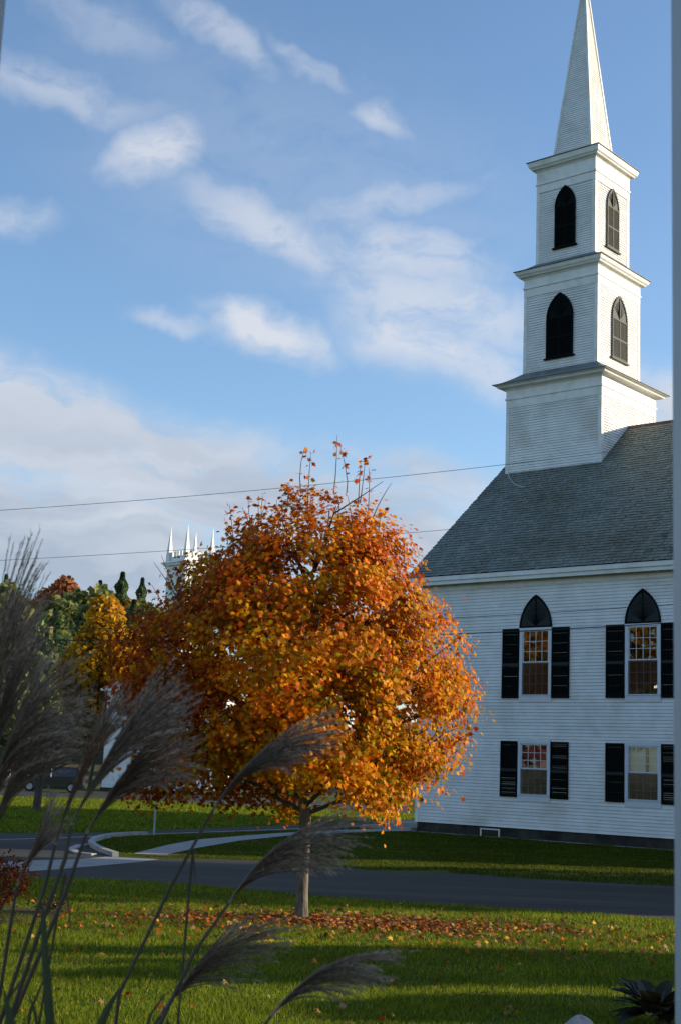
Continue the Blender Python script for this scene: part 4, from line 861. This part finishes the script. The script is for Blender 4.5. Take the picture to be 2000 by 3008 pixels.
for i in range(46):
    a = i*2.4; ln = random.uniform(.25, .5); w_ = random.uniform(.07, .12); el = random.uniform(.35, 1.0); mb = MB(); pts = []
    for t in np.linspace(0, 1, 7):
        r = ln*t*math.cos(el)*(1+.3*t); z = ln*t*math.sin(el)*1.25-.5*ln*t*t*math.cos(el)+.10; ww = w_*math.sin(PI*min(1, max(0.03, (t-.15)/.88)))**.8 if t > .18 else .008
        pts.append((np.array([r*math.cos(a), r*math.sin(a), z]), ww))
    s = np.array([-math.sin(a), math.cos(a), 0])
    for (q0, w0_), (q1, w1_) in zip(pts[:-1], pts[1:]):
        mb.quad(q0-s*w0_+[0, 0, w0_*.3], q0, q1, q1-s*w1_+[0, 0, w1_*.3]); mb.quad(q0, q0+s*w0_+[0, 0, w0_*.3], q1+s*w1_+[0, 0, w1_*.3], q1)
    mb.build('leaf', M_hosta if i % 4 else M_hosta2, ho, normals=False) if i else None
    if i == 0:
        M_hosta = material('hosta_leaf', (.014, .018, .007), (.03, .024, .010), 9, .5, trans=.2); M_hosta2 = material('yellowed_hosta_leaf', (.07, .065, .03), (.05, .045, .02), 9, .5, trans=.2)

# ================================================================= reed grass
CL1 = empty('plume_grass', (-1.05, 2.95, 0)); tag(CL1, 'tall silver plume grass clump filling the left edge in front of the porch', 'ornamental grass')
CL2 = empty('plume_grass', (-.42, 2.75, 0)); tag(CL2, 'plume grass clump leaning right across the lower middle of the view', 'ornamental grass')
def bez(P, t):
    P = [np.array(p, float) for p in P]
    while len(P) > 1: P = [P[i]*(1-t)+P[i+1]*t for i in range(len(P)-1)]
    return P[0]
def plume(parent, stem_px, spine_px, tips, D, n, seed, hair=1.0, thick=1.0):
    """stem_px: stem from low to plume base; spine_px: curve of the rachis; tips: polyline the strand ends reach, from the highest to the lowest."""
    n = int(n*1.6); r_ = np.random.default_rng(seed); L0 = np.array(parent.location)
    def w(x, y, dd=0): return at(x, y, D+dd)-L0
    base = w(*spine_px[0])
    low = w(*stem_px[0]); g = np.array([0, 0, 0.0])+np.array([r_.normal()*.08, r_.normal()*.08, 0])
    P = [g, g*.6+low*.4+np.array([0, 0, -.05]), low]+[w(*q) for q in stem_px[1:]]+[base]
    mb = MB(); mb.tube(P, [.0045]*2+[.0035*thick]*(len(P)-3)+[.0024*thick], 6); st = mb.build('stem', M_stem, parent, smooth=True)
    mb = MB(); HV, HC = [], []
    tp = [np.array(t, float) for t in tips]; seg = np.array([np.linalg.norm(tp[i+1]-tp[i]) for i in range(len(tp)-1)]); cum = np.concatenate([[0], np.cumsum(seg)])/seg.sum()
    mb.tube([w(*bez(spine_px, t)) for t in np.linspace(0, .6, 8)], [.0026*(1-t) for t in np.linspace(0, .6, 8)], 5)
    for i in range(n):
        s = (i+r_.uniform(0, 1))/n; n_all = n; tip = np.array([np.interp(s, cum, [q[0] for q in tp]), np.interp(s, cum, [q[1] for q in tp])])+r_.normal(size=2)*14
        t0 = r_.uniform(0, .42)*(1-.5*s); a = bez(spine_px, t0); tan = bez(spine_px, min(1, t0+.12))-a; tan = tan/np.linalg.norm(tan)
        L = np.linalg.norm(tip-a); tip = a+(tip-a)*r_.uniform(.72, 1.04); dz = r_.normal()*.05
        ctrl = a+tan*L*r_.uniform(.42, .58)
        q0, q1, q2 = w(*a), w(*ctrl, dz*.5), w(*tip, dz); q2 = q2+np.array([0, 0, -.01*r_.uniform(0, 1)])
        ts = np.linspace(0, 1, 11); pts = [q0*(1-t)**2+2*q1*t*(1-t)+q2*t*t for t in ts]
        g_ = r_.uniform(.7, 1.15)
        mb.tube(pts, [.0014*thick*(1-.6*t) for t in ts], 3, col=(g_*.50, g_*.40, g_*.34), caps=False)
        m_ = int(110*hair); tt = r_.uniform(.12, 1.0, m_); B = np.array([q0*(1-t)**2+2*q1*t*(1-t)+q2*t*t for t in tt]); T = np.array([2*(q1-q0)*(1-t)+2*(q2-q1)*t for t in tt]); T /= np.linalg.norm(T, axis=1)[:, None]
        dv = T*1.0+r_.normal(size=(m_, 3))*.30; dv /= np.linalg.norm(dv, axis=1)[:, None]; sd = np.cross(dv, r_.normal(size=(m_, 3))); sd /= np.linalg.norm(sd, axis=1)[:, None]
        hl = r_.uniform(.007, .014, m_)[:, None]; B2 = B+r_.normal(size=(m_, 3))*.0006
        HV.append(np.stack([B2-sd*.0005, B2+sd*.0005, B2+dv*hl], 1).reshape(-1, 3)); HC.append(np.repeat(np.array([[g_, g_*.93, g_*.90]]), m_, 0)*r_.uniform(.7, 1.3, (m_, 1))*(.45+.95*tt[:, None]))
    pl = mb.build('plume', M_plume, parent, normals=False)
    fast('plume_hair', np.concatenate(HV), 3, np.concatenate(HC), M_plume, pl)
def dpx(*a): return [(x*1.2755, y*1.2755) for x, y in a]
# left clump
plume(CL1, dpx((-60, 2300), (-60, 2100)), dpx((-55, 1900), (-45, 1600), (30, 1290)), dpx((40, 1215), (85, 1225), (95, 1290), (110, 1400)), 2.5, 46, 1)
plume(CL1, dpx((-50, 2350), (-55, 2100)), dpx((-40, 1850), (-10, 1600), (90, 1420)), dpx((85, 1330), (110, 1400), (120, 1470), (130, 1520)), 2.6, 44, 2)
plume(CL1, dpx((-45, 2380), (-40, 2150)), dpx((-30, 1900), (10, 1640), (150, 1520)), dpx((120, 1480), (190, 1490), (215, 1560), (210, 1650), (180, 1700)), 2.45, 64, 3)
plume(CL1, dpx((-40, 2380), (-30, 2150)), dpx((-20, 1950), (20, 1740), (120, 1640)), dpx((190, 1600), (215, 1640), (220, 1690), (200, 1720)), 2.65, 40, 4)
plume(CL1, dpx((0, 2358), (105, 2040)), dpx((128, 1945), (170, 1800), (250, 1640)), dpx((245, 1590), (290, 1580), (330, 1600)), 2.55, 34, 5, thick=1.1)
plume(CL1, dpx((20, 2358), (110, 2090), (150, 1980)), dpx((165, 1900), (250, 1720), (400, 1560)), dpx((360, 1540), (425, 1545), (440, 1600), (430, 1660)), 2.4, 64, 6, thick=1.15)
plume(CL1, dpx((25, 2358), (150, 2060)), dpx((200, 1920), (290, 1750), (420, 1640)), dpx((440, 1580), (440, 1650), (470, 1720), (460, 1760), (430, 1790)), 2.45, 54, 7, thick=1.15)
plume(CL1, dpx((-10, 2358), (25, 2130)), dpx((40, 2040), (80, 1940), (150, 1860)), dpx((125, 1800), (150, 1830), (165, 1870), (140, 1910)), 2.7, 20, 8)
# middle clump
plume(CL2, dpx((275, 2290), (400, 2030)), dpx((492, 1865), (560, 1750), (700, 1650)), dpx((770, 1622), (785, 1660), (790, 1700), (700, 1740)), 2.5, 34, 9)
plume(CL2, dpx((370, 2358), (450, 2190)), dpx((528, 2080), (600, 1960), (720, 1890)), dpx((800, 1845), (840, 1880), (830, 1940), (830, 1975), (740, 1990)), 2.4, 40, 10)
plume(CL2, dpx((362, 2370),), dpx((385, 2320), (460, 2200), (560, 2130)), dpx((560, 2080), (640, 2100), (700, 2110), (680, 2170), (620, 2200)), 2.55, 26, 11, hair=.8)
plume(CL2, dpx((600, 2375),), dpx((625, 2340), (720, 2220), (850, 2170)), dpx((930, 2160), (945, 2185), (900, 2220), (930, 2240), (800, 2290)), 2.35, 28, 12)
plume(CL2, dpx((330, 2400),), dpx((370, 2340), (430, 2230), (560, 2150)), dpx((600, 2130), (640, 2180), (600, 2240), (570, 2270)), 2.6, 14, 13, hair=.6)
M_dry = material('dry_reed_blade', (.16, .11, .06), (.10, .07, .04), 9, .7, trans=.3)
def reed(parent, pts, D, wid, m=None):
    L0 = np.array(parent.location); P = [at(x, y, D)-L0 for x, y in pts]; P = [np.array([P[0][0]*.5, 0, .02])]+P; n = len(P); mb = MB()
    for i in range(n-1):
        w0, w1 = wid*(1-(i/(n-1))**2.5), wid*(1-((i+1)/(n-1))**2.5)
        ax = Rv; fz = np.array([0, .35, 0])
        for sg in (-1, 1): mb.quad(P[i], P[i]+ax*w0*sg+fz*w0, P[i+1]+ax*w1*sg+fz*w1, P[i+1])
    mb.build('leaf_blade', m or M_blade2, parent, normals=False)
reed(CL1, dpx((118, 2400), (108, 2250), (100, 2120), (96, 2060)), 2.35, .0085)
reed(CL1, dpx((30, 2420), (22, 2340), (8, 2270)), 2.3, .011)
reed(CL1, dpx((95, 2400), (78, 2320), (70, 2300), (62, 2280)), 2.5, .003)
reed(CL1, dpx((150, 2010), (160, 2100), (166, 2170)), 2.5, .0022, M_stem)
reed(CL2, dpx((215, 2400), (250, 2320), (280, 2268)), 2.3, .0095)
reed(CL2, dpx((445, 1960), (448, 2000), (452, 2035)), 2.5, .0022, M_stem)
reed(CL1, dpx((60, 2400), (70, 2330), (100, 2260), (112, 2200)), 2.55, .0035, M_dry)
reed(CL1, dpx((-20, 2400), (20, 2300), (70, 2230), (130, 2215)), 2.6, .004, M_dry)
reed(CL2, dpx((330, 2420), (345, 2340), (380, 2290), (430, 2275)), 2.6, .0035, M_dry)
reed(CL2, dpx((380, 2400), (388, 2360), (384, 2345)), 2.4, .006)

# ================================================================= porch
def vpost(x_edge, y_ref, Y, side, wd, name, label):
    P = at(x_edge, y_ref, Y); x0 = P[0]+(.027 if side > 0 else -.034); t = empty(name, (x0+side*wd/2, Y+wd/2, .9)); tag(t, label, 'porch post', None)
    h = wd/2; mb = MB(); mb.box((-h, -h, 0), (h, h, 3.1)); mb.build('shaft', M_post, t, bevel=.006)
    mb = MB(); e = -side*(h+.002); xa, xb = sorted((e, e-side*.012)); mb.box((min(xa, xb), -h-.012, 0), (max(xa, xb), -h+.03, 3.1)); mb.box((-h+.035, -h-.010, 0), (h-.035, -h-.001, 3.1)); mb.build('moulding', M_post, t, bevel=.003)
    mb = MB(); mb.box((-h-.03, -h-.03, 0), (h+.03, h+.03, .18)); mb.build('base_block', M_post, t, bevel=.008); return t
vpost(1990, 1500, 1.55, 1, .14, 'porch_post', 'white wooden porch post along the right edge of the view')
vpost(8, 30, 1.55, -1, .14, 'porch_post', 'porch post just clipping the upper left corner')
mb = MB(); mb.box((-3.5, -2.5, .78), (3.5, 1.72, .90)); mb.box((-3.45, 1.60, 0), (3.45, 1.66, .779)); mb.build('porch_floor', M_deck)['kind'] = 'structure'
tag(MB().box((-3.5, 1.50, 4.0), (3.5, 1.75, 4.22)).build('porch_beam', M_post, bevel=.01), 'white horizontal beam carried by the porch posts', 'beam')
